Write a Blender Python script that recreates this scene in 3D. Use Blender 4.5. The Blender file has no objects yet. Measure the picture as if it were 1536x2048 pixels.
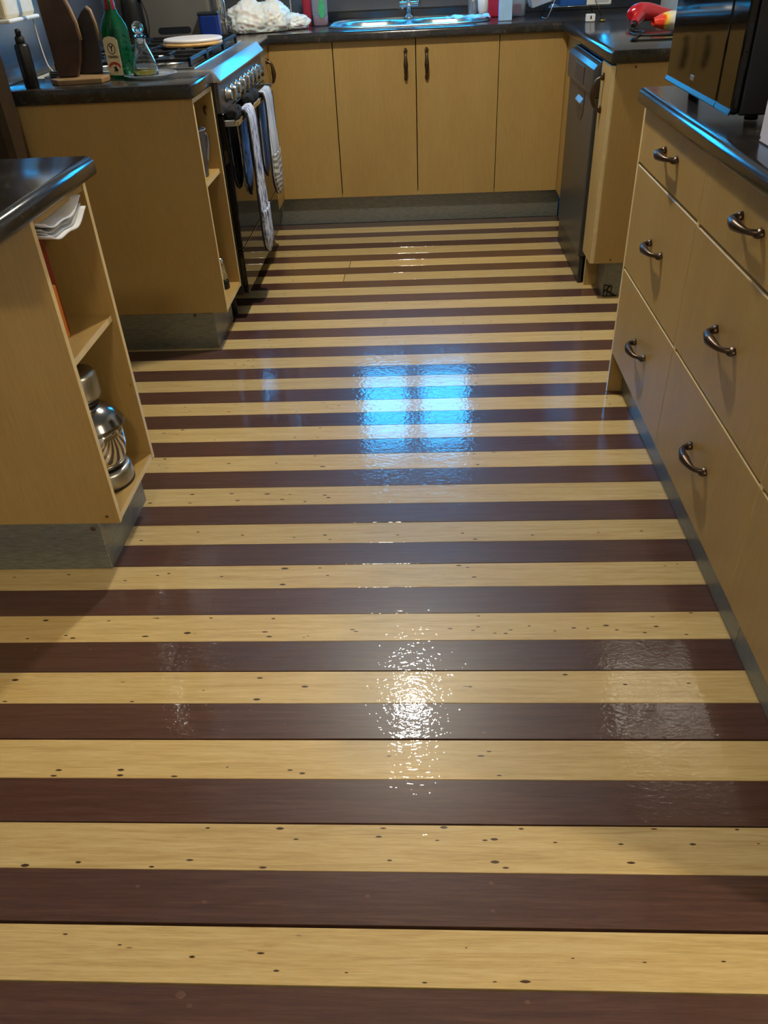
import bpy, bmesh, math, random
from mathutils import Vector, Matrix, noise
random.seed(7)
S = bpy.context.scene
COL = S.collection
PI = math.pi

# ------------------------------------------------------------------ camera
F_PX = 1563.715
cam_d = bpy.data.cameras.new('camera')
cam_d.sensor_fit = 'VERTICAL'
cam_d.sensor_height = 36.0
cam_d.lens = F_PX / 2048.0 * 36.0
cam_d.clip_start = 0.02
cam = bpy.data.objects.new('camera', cam_d)
COL.objects.link(cam)
R0 = (0.9984648991632193, 0.034973943665596675, -0.042949603065196185)
R1 = (0.013932341651696961, 0.5919100206187905, 0.8058836251886269)
R2 = (-0.05360722894426301, 0.8052449011049612, -0.5905141101187834)
M = Matrix(((R0[0], R1[0], -R2[0], 0.06563586), (R0[1], R1[1], -R2[1], -4.47883042),
            (R0[2], R1[2], -R2[2], 1.25502467), (0, 0, 0, 1)))
cam.matrix_world = M
S.camera = cam

# ------------------------------------------------------------------ world, lights, exposure
S.view_settings.view_transform = 'Standard'
S.view_settings.look = 'None'
S.view_settings.gamma = 1.0
S.view_settings.use_curve_mapping = False
S.view_settings.exposure = 0.14
W = bpy.data.worlds.new('sky')
S.world = W
W.use_nodes = True
bg = W.node_tree.nodes['Background']
bg.inputs[0].default_value = (0.02, 0.42, 1.0, 1)
bg.inputs[1].default_value = 15.0


def area(name, loc, size, power, color, rot=(0, 0, 0), shape='RECTANGLE', size_y=None, portal=False):
    l = bpy.data.lights.new(name, 'AREA')
    l.shape = shape
    l.size = size
    if size_y:
        l.size_y = size_y
    l.energy = power
    l.color = color
    if portal:
        l.cycles.is_portal = True
    o = bpy.data.objects.new(name, l)
    o.location = loc
    o.rotation_euler = rot
    COL.objects.link(o)
    return o


# portals only guide the sampling of the sky through the window
area('window_portal', (0.0, 0.62, 1.46), 2.16, 1, (1, 1, 1), (-PI / 2, 0, 0), size_y=0.82, portal=True)
LAMP_KITCHEN = 37.0
LAMP_REAR = 20.0
LAMP_SIDE = 39.0
COOL_WHITE = (1.0, 0.93, 0.78)
WARM = (1.0, 0.84, 0.58)

# ------------------------------------------------------------------ material helpers


def srgb(r, g, b):
    def f(c):
        c /= 255.0
        return c / 12.92 if c <= 0.04045 else ((c + 0.055) / 1.055) ** 2.4
    return (f(r), f(g), f(b), 1.0)


MATS = {}


class NT:
    def __init__(s, name):
        s.m = bpy.data.materials.new(name)
        s.m.use_nodes = True
        s.t = s.m.node_tree
        s.p = s.t.nodes['Principled BSDF']
        MATS[name] = s.m

    def n(s, typ, **kw):
        nd = s.t.nodes.new(typ)
        for k, v in kw.items():
            setattr(nd, k, v)
        return nd

    def l(s, a, b):
        s.t.links.new(a, b)

    def set(s, **kw):
        for k, v in kw.items():
            s.p.inputs[k.replace('_', ' ')].default_value = v

    def coords(s, kind='Object', scale=(1, 1, 1), rot=(0, 0, 0)):
        if kind == 'World':
            g = s.n('ShaderNodeNewGeometry')
            src = g.outputs['Position']
        else:
            tc = s.n('ShaderNodeTexCoord')
            src = tc.outputs[kind]
        mp = s.n('ShaderNodeMapping')
        mp.inputs['Scale'].default_value = scale
        mp.inputs['Rotation'].default_value = rot
        s.l(src, mp.inputs[0])
        return mp.outputs[0]

    def noise(s, vec, scale, detail=3.0, rough=0.5, dist=0.0):
        nd = s.n('ShaderNodeTexNoise')
        s.l(vec, nd.inputs['Vector'])
        nd.inputs['Scale'].default_value = scale
        nd.inputs['Detail'].default_value = detail
        nd.inputs['Roughness'].default_value = rough
        nd.inputs['Distortion'].default_value = dist
        return nd.outputs[0]

    def ramp(s, fac, stops):
        r = s.n('ShaderNodeValToRGB')
        els = r.color_ramp.elements
        while len(els) < len(stops):
            els.new(0.5)
        for e, (p, c) in zip(els, stops):
            e.position = p
            e.color = c
        s.l(fac, r.inputs[0])
        return r.outputs[0]

    def mix(s, fac, a, b, mode='MIX'):
        m = s.n('ShaderNodeMix', data_type='RGBA', blend_type=mode)
        for sock, v in ((m.inputs[0], fac), (m.inputs[6], a), (m.inputs[7], b)):
            if hasattr(v, 'is_output'):
                s.l(v, sock)
            else:
                sock.default_value = v
        return m.outputs[2]

    def bump(s, h, strength, dist, target='Normal'):
        b = s.n('ShaderNodeBump')
        b.inputs['Strength'].default_value = strength
        b.inputs['Distance'].default_value = dist
        s.l(h, b.inputs['Height'])
        s.l(b.outputs[0], s.p.inputs[target])
        return b


def simple(name, col, rough=0.5, metal=0.0, var=0.06, vscale=30.0, **kw):
    t = NT(name)
    v = t.coords('Object')
    f = t.noise(v, vscale, 2.0)
    c0 = tuple(max(0, x * (1 - var)) for x in col[:3]) + (1,)
    c1 = tuple(min(1, x * (1 + var)) for x in col[:3]) + (1,)
    t.l(t.ramp(f, [(0.3, c0), (0.7, c1)]), t.p.inputs['Base Color'])
    t.set(Roughness=rough, Metallic=metal)
    for k, val in kw.items():
        t.p.inputs[k.replace('_', ' ')].default_value = val
    return t


def make_materials():
    # honey birch laminate on doors and panels: fine upright grain
    t = NT('cabinet')
    v = t.coords('World', (1, 1, 0.05))
    f = t.noise(v, 320.0, 4.0, 0.6)
    g = t.noise(t.coords('World', (1, 1, 0.3)), 5.0, 2.0)
    c = t.ramp(f, [(0.30, srgb(158, 126, 69)), (0.72, srgb(177, 145, 87))])
    t.l(t.mix(0.35, c, t.ramp(g, [(0.3, srgb(156, 123, 66)), (0.7, srgb(181, 151, 92))])), t.p.inputs['Base Color'])
    t.set(Roughness=0.42, Specular_IOR_Level=0.45)
    simple('cabinet_edge', srgb(222, 200, 152), 0.25)
    # worktop laminate
    t = NT('worktop')
    v = t.coords('World', (1.0, 0.55, 1.0), (0, 0, 0.5))
    f = t.noise(v, 24.0, 6.0, 0.65, 0.8)
    f2 = t.noise(t.coords('World'), 420.0, 2.0)
    c = t.ramp(f, [(0.25, srgb(22, 21, 20)), (0.55, srgb(42, 39, 36)), (0.76, srgb(92, 86, 74))])
    t.l(t.mix(0.30, c, t.ramp(f2, [(0.35, srgb(18, 16, 16)), (0.7, srgb(74, 69, 63))])), t.p.inputs['Base Color'])
    t.set(Roughness=0.17, Specular_IOR_Level=0.6)
    # kickboard
    t = NT('kick')
    v = t.coords('World', (0.6, 0.6, 6))
    f = t.noise(v, 60.0, 4.0, 0.7)
    t.l(t.ramp(f, [(0.3, srgb(108, 110, 104)), (0.7, srgb(150, 152, 144))]), t.p.inputs['Base Color'])
    t.set(Roughness=0.38, Metallic=0.55)
    # floorboards, pale and dark, under one thick coat of gloss varnish
    for nm, cols, cf in (('board_light', [(0.28, srgb(184, 152, 94)), (0.5, srgb(206, 178, 118)), (0.75, srgb(222, 198, 144))], 1),
                         ('board_dark', [(0.28, srgb(66, 42, 35)), (0.5, srgb(82, 54, 45)), (0.78, srgb(100, 71, 61))], 0)):
        t = NT(nm)
        oi = t.n('ShaderNodeObjectInfo')
        geo = t.n('ShaderNodeNewGeometry')
        add = t.n('ShaderNodeVectorMath', operation='MULTIPLY_ADD')
        cmb = t.n('ShaderNodeCombineXYZ')
        t.l(oi.outputs['Random'], cmb.inputs[0])
        t.l(oi.outputs['Random'], cmb.inputs[2])
        add.inputs[1].default_value = (37.0, 0, 11.0)
        t.l(cmb.outputs[0], add.inputs[0])
        t.l(geo.outputs['Position'], add.inputs[2])
        def mp(sc):
            m = t.n('ShaderNodeMapping')
            m.inputs['Scale'].default_value = sc
            t.l(add.outputs[0], m.inputs[0])
            return m.outputs[0]
        grain = t.noise(mp((1.6, 34, 1)), 3.0, 6.0, 0.62, 0.9)
        fine = t.noise(mp((9, 240, 1)), 3.0, 3.0, 0.6)
        c = t.ramp(grain, cols)
        c = t.mix(0.22, c, t.ramp(fine, [(0.35, tuple(x * 0.62 for x in cols[0][1][:3]) + (1,)), (0.65, cols[2][1])]))
        # per-board tint
        tint = t.ramp(oi.outputs['Random'], [(0.0, (0.86, 0.86, 0.88, 1)), (1.0, (1.06, 1.03, 0.98, 1))])
        c = t.mix(1.0, c, tint, 'MULTIPLY')
        if cf:
            vo = t.n('ShaderNodeTexVoronoi')
            t.l(mp((2.6, 11.0, 1)), vo.inputs['Vector'])
            vo.inputs['Scale'].default_value = 3.4
            dots = t.ramp(vo.outputs['Distance'], [(0.035, (1, 1, 1, 1)), (0.075, (0, 0, 0, 1))])
            gate = t.noise(mp((1, 6, 1)), 3.0, 1.0)
            gt = t.ramp(gate, [(0.52, (0, 0, 0, 1)), (0.58, (1, 1, 1, 1))])
            c = t.mix(t.mix(1.0, dots, gt, 'MULTIPLY'), c, srgb(70, 46, 28))
        t.l(c, t.p.inputs['Base Color'])
        t.set(Roughness=0.36, Specular_IOR_Level=0.42, Coat_Weight=1.0, Coat_Roughness=0.02, Coat_IOR=1.52)
        w1 = t.noise(mp((0.6, 1.0, 1)), 128.0, 1.0, 0.5, 0.8)
        w2 = t.noise(mp((0.5, 1.0, 1)), 28.0, 1.0)
        mx = t.n('ShaderNodeMath', operation='MULTIPLY_ADD')
        t.l(w2, mx.inputs[0])
        mx.inputs[1].default_value = 0.7
        t.l(w1, mx.inputs[2])
        t.bump(mx.outputs[0], 0.5, 0.00084, 'Coat Normal')
        t.bump(grain, 0.05, 0.0005)
    simple('board_gap', srgb(16, 13, 12), 0.7)
    simple('nail', srgb(74, 54, 36), 0.35, 0.1)
    simple('nail_dark', srgb(96, 70, 58), 0.35, 0.1)
    # metals
    t = NT('steel')
    f = t.noise(t.coords('Object', (1, 40, 1)), 20.0, 3.0)
    t.l(t.ramp(f, [(0.3, srgb(170, 172, 172)), (0.7, srgb(205, 206, 205))]), t.p.inputs['Base Color'])
    t.set(Roughness=0.34, Metallic=1.0)
    simple('chrome', srgb(215, 217, 218), 0.08, 1.0, 0.02)
    simple('mirror_steel', srgb(200, 198, 194), 0.06, 1.0, 0.02)
    simple('satin_steel', srgb(182, 182, 178), 0.32, 1.0, 0.04)
    simple('bronze', srgb(82, 66, 54), 0.32, 0.85, 0.1)
    simple('bronze_light', srgb(165, 142, 120), 0.3, 0.8, 0.1)
    simple('trim_dark', srgb(40, 46, 52), 0.30, 0.0, 0.05, Specular_IOR_Level=0.2)
    simple('bin_grey', srgb(112, 109, 103), 0.42, 0.25, 0.08, 5.0)
    simple('lid_steel', srgb(136, 134, 132), 0.17, 1.0)
    simple('iron', srgb(20, 20, 21), 0.42, 0.2)
    simple('black_glass', srgb(10, 10, 11), 0.05, 0.0, 0.05, IOR=1.4)
    simple('black_plastic', srgb(16, 16, 17), 0.4)
    simple('black_rubber', srgb(18, 18, 18), 0.6)
    simple('control_grey', srgb(84, 78, 74), 0.35, 0.5)
    simple('dish_grey', srgb(68, 68, 66), 0.34, 0.35)
    simple('dish_dark', srgb(44, 47, 50), 0.35, 0.3)
    simple('wall_paint', srgb(206, 200, 186), 0.7)
    simple('ceiling_paint', srgb(226, 222, 212), 0.8)
    simple('splash_grey', srgb(84, 86, 88), 0.16, 0.0, 0.08, 6.0)
    simple('splash_dark', srgb(34, 38, 44), 0.2)
    simple('splash_steel', srgb(150, 152, 154), 0.2, 0.9)
    simple('frame_dark', srgb(38, 36, 34), 0.4)
    simple('blind', srgb(44, 42, 42), 0.85)
    simple('timber_brown', srgb(32, 19, 11), 0.4, 0, 0.2, 18.0)
    simple('timber_edge', srgb(52, 39, 26), 0.45, 0, 0.15)
    simple('walnut', srgb(64, 44, 32), 0.42, 0, 0.3, 16.0)
    simple('walnut_dark', srgb(50, 42, 38), 0.45, 0, 0.25, 16.0)
    simple('bark_edge', srgb(150, 118, 82), 0.5, 0, 0.2)
    simple('stand_wood', srgb(136, 108, 72), 0.5, 0, 0.15)
    simple('pale_wood', srgb(196, 154, 92), 0.5, 0, 0.2)
    simple('pale_top', srgb(214, 208, 206), 0.35, 0, 0.06, 8.0)
    simple('cream', srgb(222, 212, 184), 0.35)
    simple('white_plastic', srgb(225, 225, 222), 0.35)
    simple('paper', srgb(226, 226, 230), 0.65, 0, 0.04)
    simple('paper_grey', srgb(176, 178, 182), 0.65, 0, 0.08)
    simple('book_red', srgb(128, 30, 20), 0.45)
    simple('book_orange', srgb(214, 122, 30), 0.5)
    simple('blue_plastic', srgb(18, 46, 120), 0.3)
    simple('blue_tray', srgb(24, 78, 150), 0.35)
    simple('red_gloss', srgb(190, 24, 30), 0.16, 0, 0.03, Coat_Weight=0.6)
    simple('red_plastic', srgb(168, 24, 44), 0.35)
    simple('wine_red', srgb(128, 18, 42), 0.3)
    simple('pink_liquid', srgb(216, 110, 140), 0.2, 0, 0.03, Transmission_Weight=0.5)
    simple('green_label', srgb(70, 180, 120), 0.45, 0, 0.2, 60.0)
    simple('carton_glow_blue', srgb(160, 200, 236), 0.4)  # blue-white card, tinted bluer to carry the window's glow in its colour
    simple('gold', srgb(210, 170, 60), 0.25, 1.0)
    simple('label_cream', srgb(222, 212, 172), 0.5, 0, 0.03)
    simple('ink', srgb(26, 20, 18), 0.5, 0, 0.02)
    simple('ink_red', srgb(176, 58, 36), 0.5, 0, 0.05)
    simple('black_cloth', srgb(20, 21, 26), 0.9)
    simple('terry', srgb(150, 160, 180), 0.9)
    simple('oil', srgb(222, 190, 20), 0.1, 0, 0.02, Transmission_Weight=0.7)
    # glass
    simple('glass', srgb(250, 252, 252), 0.02, 0, 0.0, Transmission_Weight=1.0, IOR=1.45)
    simple('window_glass', srgb(255, 255, 255), 0.0, 0, 0.0, Transmission_Weight=1.0, IOR=1.0)
    simple('green_glass', srgb(16, 116, 68), 0.05, 0, 0.05, Transmission_Weight=0.75, IOR=1.4)
    simple('clear_plastic', srgb(232, 238, 242), 0.12, 0, 0.02, Transmission_Weight=0.8, IOR=1.3)
    simple('smoky_plastic', srgb(150, 156, 176), 0.15, 0, 0.1, Transmission_Weight=0.55, IOR=1.3)
    # thin white carrier bag
    t = simple('carrier_bag', srgb(246, 245, 240), 0.3, 0, 0.02, 14.0)
    t.set(Subsurface_Weight=0.6, Subsurface_Scale=0.03)
    # printed quilted oven glove: pale with blue-grey flecks
    for nm, c0, c1, sc in (('mitt_fleck', srgb(196, 200, 214), srgb(62, 70, 100), (26, 60, 22)),
                           ('mitt_stripe', srgb(202, 204, 208), srgb(104, 104, 108), (10, 70, 4))):
        t = NT(nm)
        f = t.noise(t.coords('Object', sc), 1.0, 4.0, 0.6, 0.6)
        t.l(t.ramp(f, [(0.46, c0), (0.60, c1)]), t.p.inputs['Base Color'])
        t.set(Roughness=0.9)
    t = NT('mitt_zigzag')
    wv = t.n('ShaderNodeTexWave', wave_type='BANDS', bands_direction='Z')
    t.l(t.coords('Object', (1, 1, 1)), wv.inputs[0])
    wv.inputs['Scale'].default_value = 14.0
    wv.inputs['Distortion'].default_value = 9.0
    t.l(t.ramp(wv.outputs[0], [(0.4, srgb(196, 192, 184)), (0.6, srgb(120, 116, 112))]), t.p.inputs['Base Color'])
    t.set(Roughness=0.9)
    # flat print of little black dashes on a white box
    t = NT('dash_print')
    vo = t.n('ShaderNodeTexVoronoi')
    t.l(t.coords('Object', (60, 60, 45)), vo.inputs['Vector'])
    vo.inputs['Scale'].default_value = 1.0
    t.l(t.ramp(vo.outputs['Distance'], [(0.22, srgb(24, 24, 26)), (0.26, srgb(222, 218, 224))]), t.p.inputs['Base Color'])
    t.set(Roughness=0.5)
    # printed snack packet red / yellow / pale, bands along its length
    t = NT('packet_print')
    sx = t.n('ShaderNodeSeparateXYZ')
    t.l(t.coords('Object'), sx.inputs[0])
    nz = t.noise(t.coords('Object'), 18.0, 2.0)
    ma = t.n('ShaderNodeMath', operation='MULTIPLY_ADD')
    t.l(nz, ma.inputs[0])
    ma.inputs[1].default_value = 0.05
    t.l(sx.outputs[0], ma.inputs[2])
    mr = t.n('ShaderNodeMapRange')
    mr.inputs[1].default_value = -0.06
    mr.inputs[2].default_value = 0.14
    t.l(ma.outputs[0], mr.inputs[0])
    t.l(t.ramp(mr.outputs[0], [(0.0, srgb(214, 44, 26)), (0.24, srgb(226, 62, 30)), (0.28, srgb(240, 200, 50)), (0.38, srgb(216, 208, 190))]), t.p.inputs['Base Color'])
    t.set(Roughness=0.22)
    # lamp diffuser
    t = NT('lamp_glow')
    t.p.inputs['Base Color'].default_value = (1, 0.95, 0.85, 1)


make_materials()


def mat(n):
    return MATS[n]


# ------------------------------------------------------------------ mesh helpers
def bx(bm, x0, x1, y0, y1, z0, z1, bev=0.0, seg=1, mi=0):
    tmp = bmesh.new()
    bmesh.ops.create_cube(tmp, size=1.0)
    for v in tmp.verts:
        v.co = Vector(((x0 + x1) / 2 + v.co.x * (x1 - x0), (y0 + y1) / 2 + v.co.y * (y1 - y0), (z0 + z1) / 2 + v.co.z * (z1 - z0)))
    if bev > 0:
        bmesh.ops.bevel(tmp, geom=list(tmp.edges), offset=bev, segments=seg, affect='EDGES', profile=0.5)
    return merge(bm, tmp, mi)


def merge(bm, tmp, mi=0, mtx=None):
    vm = {}
    out = []
    for v in tmp.verts:
        vm[v] = bm.verts.new(mtx @ v.co if mtx else v.co)
    for f in tmp.faces:
        nf = bm.faces.new([vm[v] for v in f.verts])
        nf.material_index = mi if mi is not None else f.material_index
        nf.smooth = f.smooth
        out.append(nf)
    tmp.free()
    return out


def prism(bm, poly, axis, a, b, bev=0.0, mi=0, seg=2):
    """closed polygon in the two other axes, extruded along axis ('x','y','z') from a to b"""
    tmp = bmesh.new()
    def P(u, v, w):
        return {'x': (w, u, v), 'y': (u, w, v), 'z': (u, v, w)}[axis]
    va = [tmp.verts.new(P(u, v, a)) for u, v in poly]
    vb = [tmp.verts.new(P(u, v, b)) for u, v in poly]
    tmp.faces.new(va)
    tmp.faces.new(list(reversed(vb)))
    n = len(poly)
    for i in range(n):
        tmp.faces.new([va[i], va[(i + 1) % n], vb[(i + 1) % n], vb[i]])
    bmesh.ops.recalc_face_normals(tmp, faces=tmp.faces)
    if bev > 0:
        cap = [e for e in tmp.edges if all(v in va for v in e.verts) or all(v in vb for v in e.verts)]
        bmesh.ops.bevel(tmp, geom=cap, offset=bev, segments=seg, affect='EDGES', profile=0.5)
    return merge(bm, tmp, mi)


def lathe(bm, prof, n=32, c=(0, 0, 0), axis='z', mi=0, sq=None, rz=0.0):
    """profile [(r,h)], spun about an axis through c; sq = superellipse power for squarish sections"""
    rings = []
    for r, h in prof:
        ring = []
        for i in range(n):
            a = 2 * PI * i / n
            ca, sa = math.cos(a), math.sin(a)
            k = r
            if sq:
                k = r / (abs(ca) ** sq + abs(sa) ** sq) ** (1.0 / sq)
            x, y = k * ca, k * sa
            if rz:
                x, y = x * math.cos(rz) - y * math.sin(rz), x * math.sin(rz) + y * math.cos(rz)
            p = {'z': (x, y, h), 'x': (h, x, y), 'y': (x, h, y)}[axis]
            ring.append(bm.verts.new((c[0] + p[0], c[1] + p[1], c[2] + p[2])))
        rings.append(ring)
    fs = []
    for k in range(len(rings) - 1):
        for i in range(n):
            j = (i + 1) % n
            f = bm.faces.new([rings[k][i], rings[k][j], rings[k + 1][j], rings[k + 1][i]])
            f.smooth = True
            f.material_index = mi
            fs.append(f)
    for ring in (rings[0], rings[-1]):
        if (ring[0].co - ring[n // 2].co).length > 1e-5:
            f = bm.faces.new(ring)
            f.material_index = mi
            fs.append(f)
    bmesh.ops.recalc_face_normals(bm, faces=fs)
    return fs


def tube(bm, pts, rad, n=10, mi=0, close=False, flat=1.0, smooth_path=0):
    pts = [Vector(p) for p in pts]
    if not hasattr(rad, '__len__'):
        rad = [rad] * len(pts)
    if smooth_path:
        q, rr = [], []
        for i in range(len(pts) - 1):
            p0 = pts[max(0, i - 1)]; p1 = pts[i]; p2 = pts[i + 1]; p3 = pts[min(len(pts) - 1, i + 2)]
            for s in range(smooth_path):
                t = s / smooth_path
                q.append(0.5 * ((2 * p1) + (p2 - p0) * t + (2 * p0 - 5 * p1 + 4 * p2 - p3) * t * t + (3 * p1 - p0 - 3 * p2 + p3) * t ** 3))
                rr.append(rad[i] * (1 - t) + rad[i + 1] * t)
        q.append(pts[-1]); rr.append(rad[-1])
        pts, rad = q, rr
    rings = []
    up = None
    m = len(pts)
    for i, p in enumerate(pts):
        d = (pts[(i + 1) % m] - pts[i - 1]) if close else (pts[min(i + 1, m - 1)] - pts[max(i - 1, 0)])
        d.normalize()
        if up is None:
            up = d.orthogonal().normalized()
        up = (up - d * up.dot(d))
        if up.length < 1e-6:
            up = d.orthogonal()
        up.normalize()
        sd = d.cross(up)
        rings.append([bm.verts.new(p + rad[i] * (math.cos(2 * PI * k / n) * up + flat * math.sin(2 * PI * k / n) * sd)) for k in range(n)])
    fs = []
    rng = range(m) if close else range(m - 1)
    for i in rng:
        for k in range(n):
            f = bm.faces.new([rings[i][k], rings[i][(k + 1) % n], rings[(i + 1) % m][(k + 1) % n], rings[(i + 1) % m][k]])
            f.smooth = True
            f.material_index = mi
            fs.append(f)
    if not close:
        for r in (rings[0], rings[-1]):
            f = bm.faces.new(r); f.material_index = mi
            fs.append(f)
    bmesh.ops.recalc_face_normals(bm, faces=fs)
    return fs


def sheet(bm, fn, nu, nv, thick=0.0, mi=0):
    """grid surface fn(u,v)->xyz, given a real thickness"""
    tmp = bmesh.new()
    g = [[tmp.verts.new(fn(i / nu, j / nv)) for j in range(nv + 1)] for i in range(nu + 1)]
    for i in range(nu):
        for j in range(nv):
            f = tmp.faces.new([g[i][j], g[i + 1][j], g[i + 1][j + 1], g[i][j + 1]])
            f.smooth = True
    bmesh.ops.recalc_face_normals(tmp, faces=tmp.faces)
    if thick:
        tmp.normal_update()
        top = [[tmp.verts.new(v.co + v.normal * thick) for v in row] for row in g]
        for i in range(nu):
            for j in range(nv):
                tmp.faces.new([top[i][j], top[i][j + 1], top[i + 1][j + 1], top[i + 1][j]]).smooth = True
        rim = [(i, 0) for i in range(nu)] + [(nu, j) for j in range(nv)] + [(i, nv) for i in range(nu, 0, -1)] + [(0, j) for j in range(nv, 0, -1)]
        for k, (i, j) in enumerate(rim):
            a, b = rim[(k + 1) % len(rim)]
            tmp.faces.new([g[i][j], g[a][b], top[a][b], top[i][j]])
        bmesh.ops.recalc_face_normals(tmp, faces=tmp.faces)
    return merge(bm, tmp, mi)


def obj(name, bm, m, parent=None, loc=None, rot=None):
    me = bpy.data.meshes.new(name)
    bm.to_mesh(me)
    bm.free()
    for mm in (m if isinstance(m, (list, tuple)) else [m]):
        me.materials.append(mat(mm))
    o = bpy.data.objects.new(name, me)
    COL.objects.link(o)
    if loc:
        o.location = loc
    if rot:
        o.rotation_euler = rot
    if parent:
        o.parent = parent
    return o


def tag(o, label, cat, group=None):
    o['label'] = label
    o['category'] = cat
    if group:
        o['group'] = group
    return o


def thing(name, label, cat, loc=(0, 0, 0), rz=0.0, group=None):
    o = bpy.data.objects.new(name, None)
    COL.objects.link(o)
    o.location = loc
    o.rotation_euler = (0, 0, rz)
    o.empty_display_size = 0.05
    return tag(o, label, cat, group)


def part(name, parent, m, fn, label=None):
    bm = bmesh.new()
    fn(bm)
    base = parent_base(parent)
    bmesh.ops.translate(bm, verts=bm.verts, vec=-base)
    o = obj(name, bm, m, parent)
    if label:
        o['label'] = label
    return o


def parent_base(p):
    b = Vector((0, 0, 0))
    while p is not None:
        b += Vector(p.location)
        p = p.parent
    return b


def box_part(name, parent, m, x0, x1, y0, y1, z0, z1, bev=0.0, seg=1, label=None):
    return part(name, parent, m, lambda bm: bx(bm, x0, x1, y0, y1, z0, z1, bev, seg), label)


def panel_part(name, parent, axis, x0, x1, y0, y1, z0, z1, label=None):
    """cabinet front or panel: wide faces in wood laminate, thin edges in pale edging"""
    def f(bm):
        fs = bx(bm, x0, x1, y0, y1, z0, z1, 0.0008)
        for q in fs:
            n = q.normal if q.normal.length else q.calc_center_median()
        bm.normal_update()
        for q in fs:
            k = {'x': 0, 'y': 1, 'z': 2}[axis]
            q.material_index = 0 if abs(q.normal[k]) > 0.7 else 1
    return part(name, parent, ['cabinet', 'cabinet_edge'], f, label)


def struct(name, fn, m, parent=None):
    bm = bmesh.new()
    fn(bm)
    o = obj(name, bm, m, parent)
    if parent is None:
        o['kind'] = 'structure'
    return o


# ================================================================== THE SETTING
# ---- floor: dark sub-floor with one child per board
floor = struct('floor', lambda bm: bx(bm, -3.2, 2.6, -6.9, 0.5, -0.10, -0.021), 'board_gap')
EDGES = [-0.156, -0.249, -0.331, -0.425, -0.512, -0.61, -0.702, -0.791, -0.883, -0.977, -1.062, -1.153, -1.24, -1.33, -1.421,
         -1.509, -1.596, -1.687, -1.774, -1.863, -1.949, -2.035, -2.124, -2.209, -2.295, -2.38, -2.467, -2.553, -2.64, -2.727,
         -2.815, -2.9, -2.987, -3.073, -3.164, -3.25, -3.34, -3.426, -3.517, -3.605, -3.697, -3.783, -3.876, -3.963]
EDGES = [-0.068] + EDGES
while EDGES[-1] > -6.8:
    EDGES.append(EDGES[-1] - 0.0885)
WIDE = {-3.517: 0.0028, -3.697: 0.0022, -3.876: 0.0045, -3.963: 0.002, -3.34: 0.0016, -2.987: 0.0012, -2.815: 0.0012}
NAILS = {}


def board(x0, x1, y0, y1, light, rx=0.0):
    bm = bmesh.new()
    yc = (y0 + y1) / 2
    bx(bm, x0, x1, y0 - yc, y1 - yc, -0.020, 0.0, 0.0007, 1)
    o = obj('floorboard', bm, 'board_light' if light else 'board_dark', floor, (0, yc, 0), (rx, 0, 0))
    return o


BOARDS = []
for i in range(len(EDGES) - 1):
    ytop, ybot = EDGES[i], EDGES[i + 1]
    light = (i % 2 == 1)
    y1 = ytop - 0.00035
    y0 = ybot + 0.00035 + WIDE.get(ybot, 0.0)
    rx = random.uniform(-0.0012, 0.0012)
    if ytop in (-0.702, -0.883):       # two pale boards with a butt joint
        xj = {-0.702: -0.283, -0.883: -0.297}[ytop]
        BOARDS.append((board(-3.0, xj - 0.0012, y0, y1, light, rx), y0, y1, light, -1.2, xj))
        BOARDS.append((board(xj + 0.0012, 2.4, y0, y1, light, rx), y0, y1, light, xj, 1.2))
    else:
        BOARDS.append((board(-3.0, 2.4, y0, y1, light, rx), y0, y1, light, -1.2, 1.2))

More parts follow.
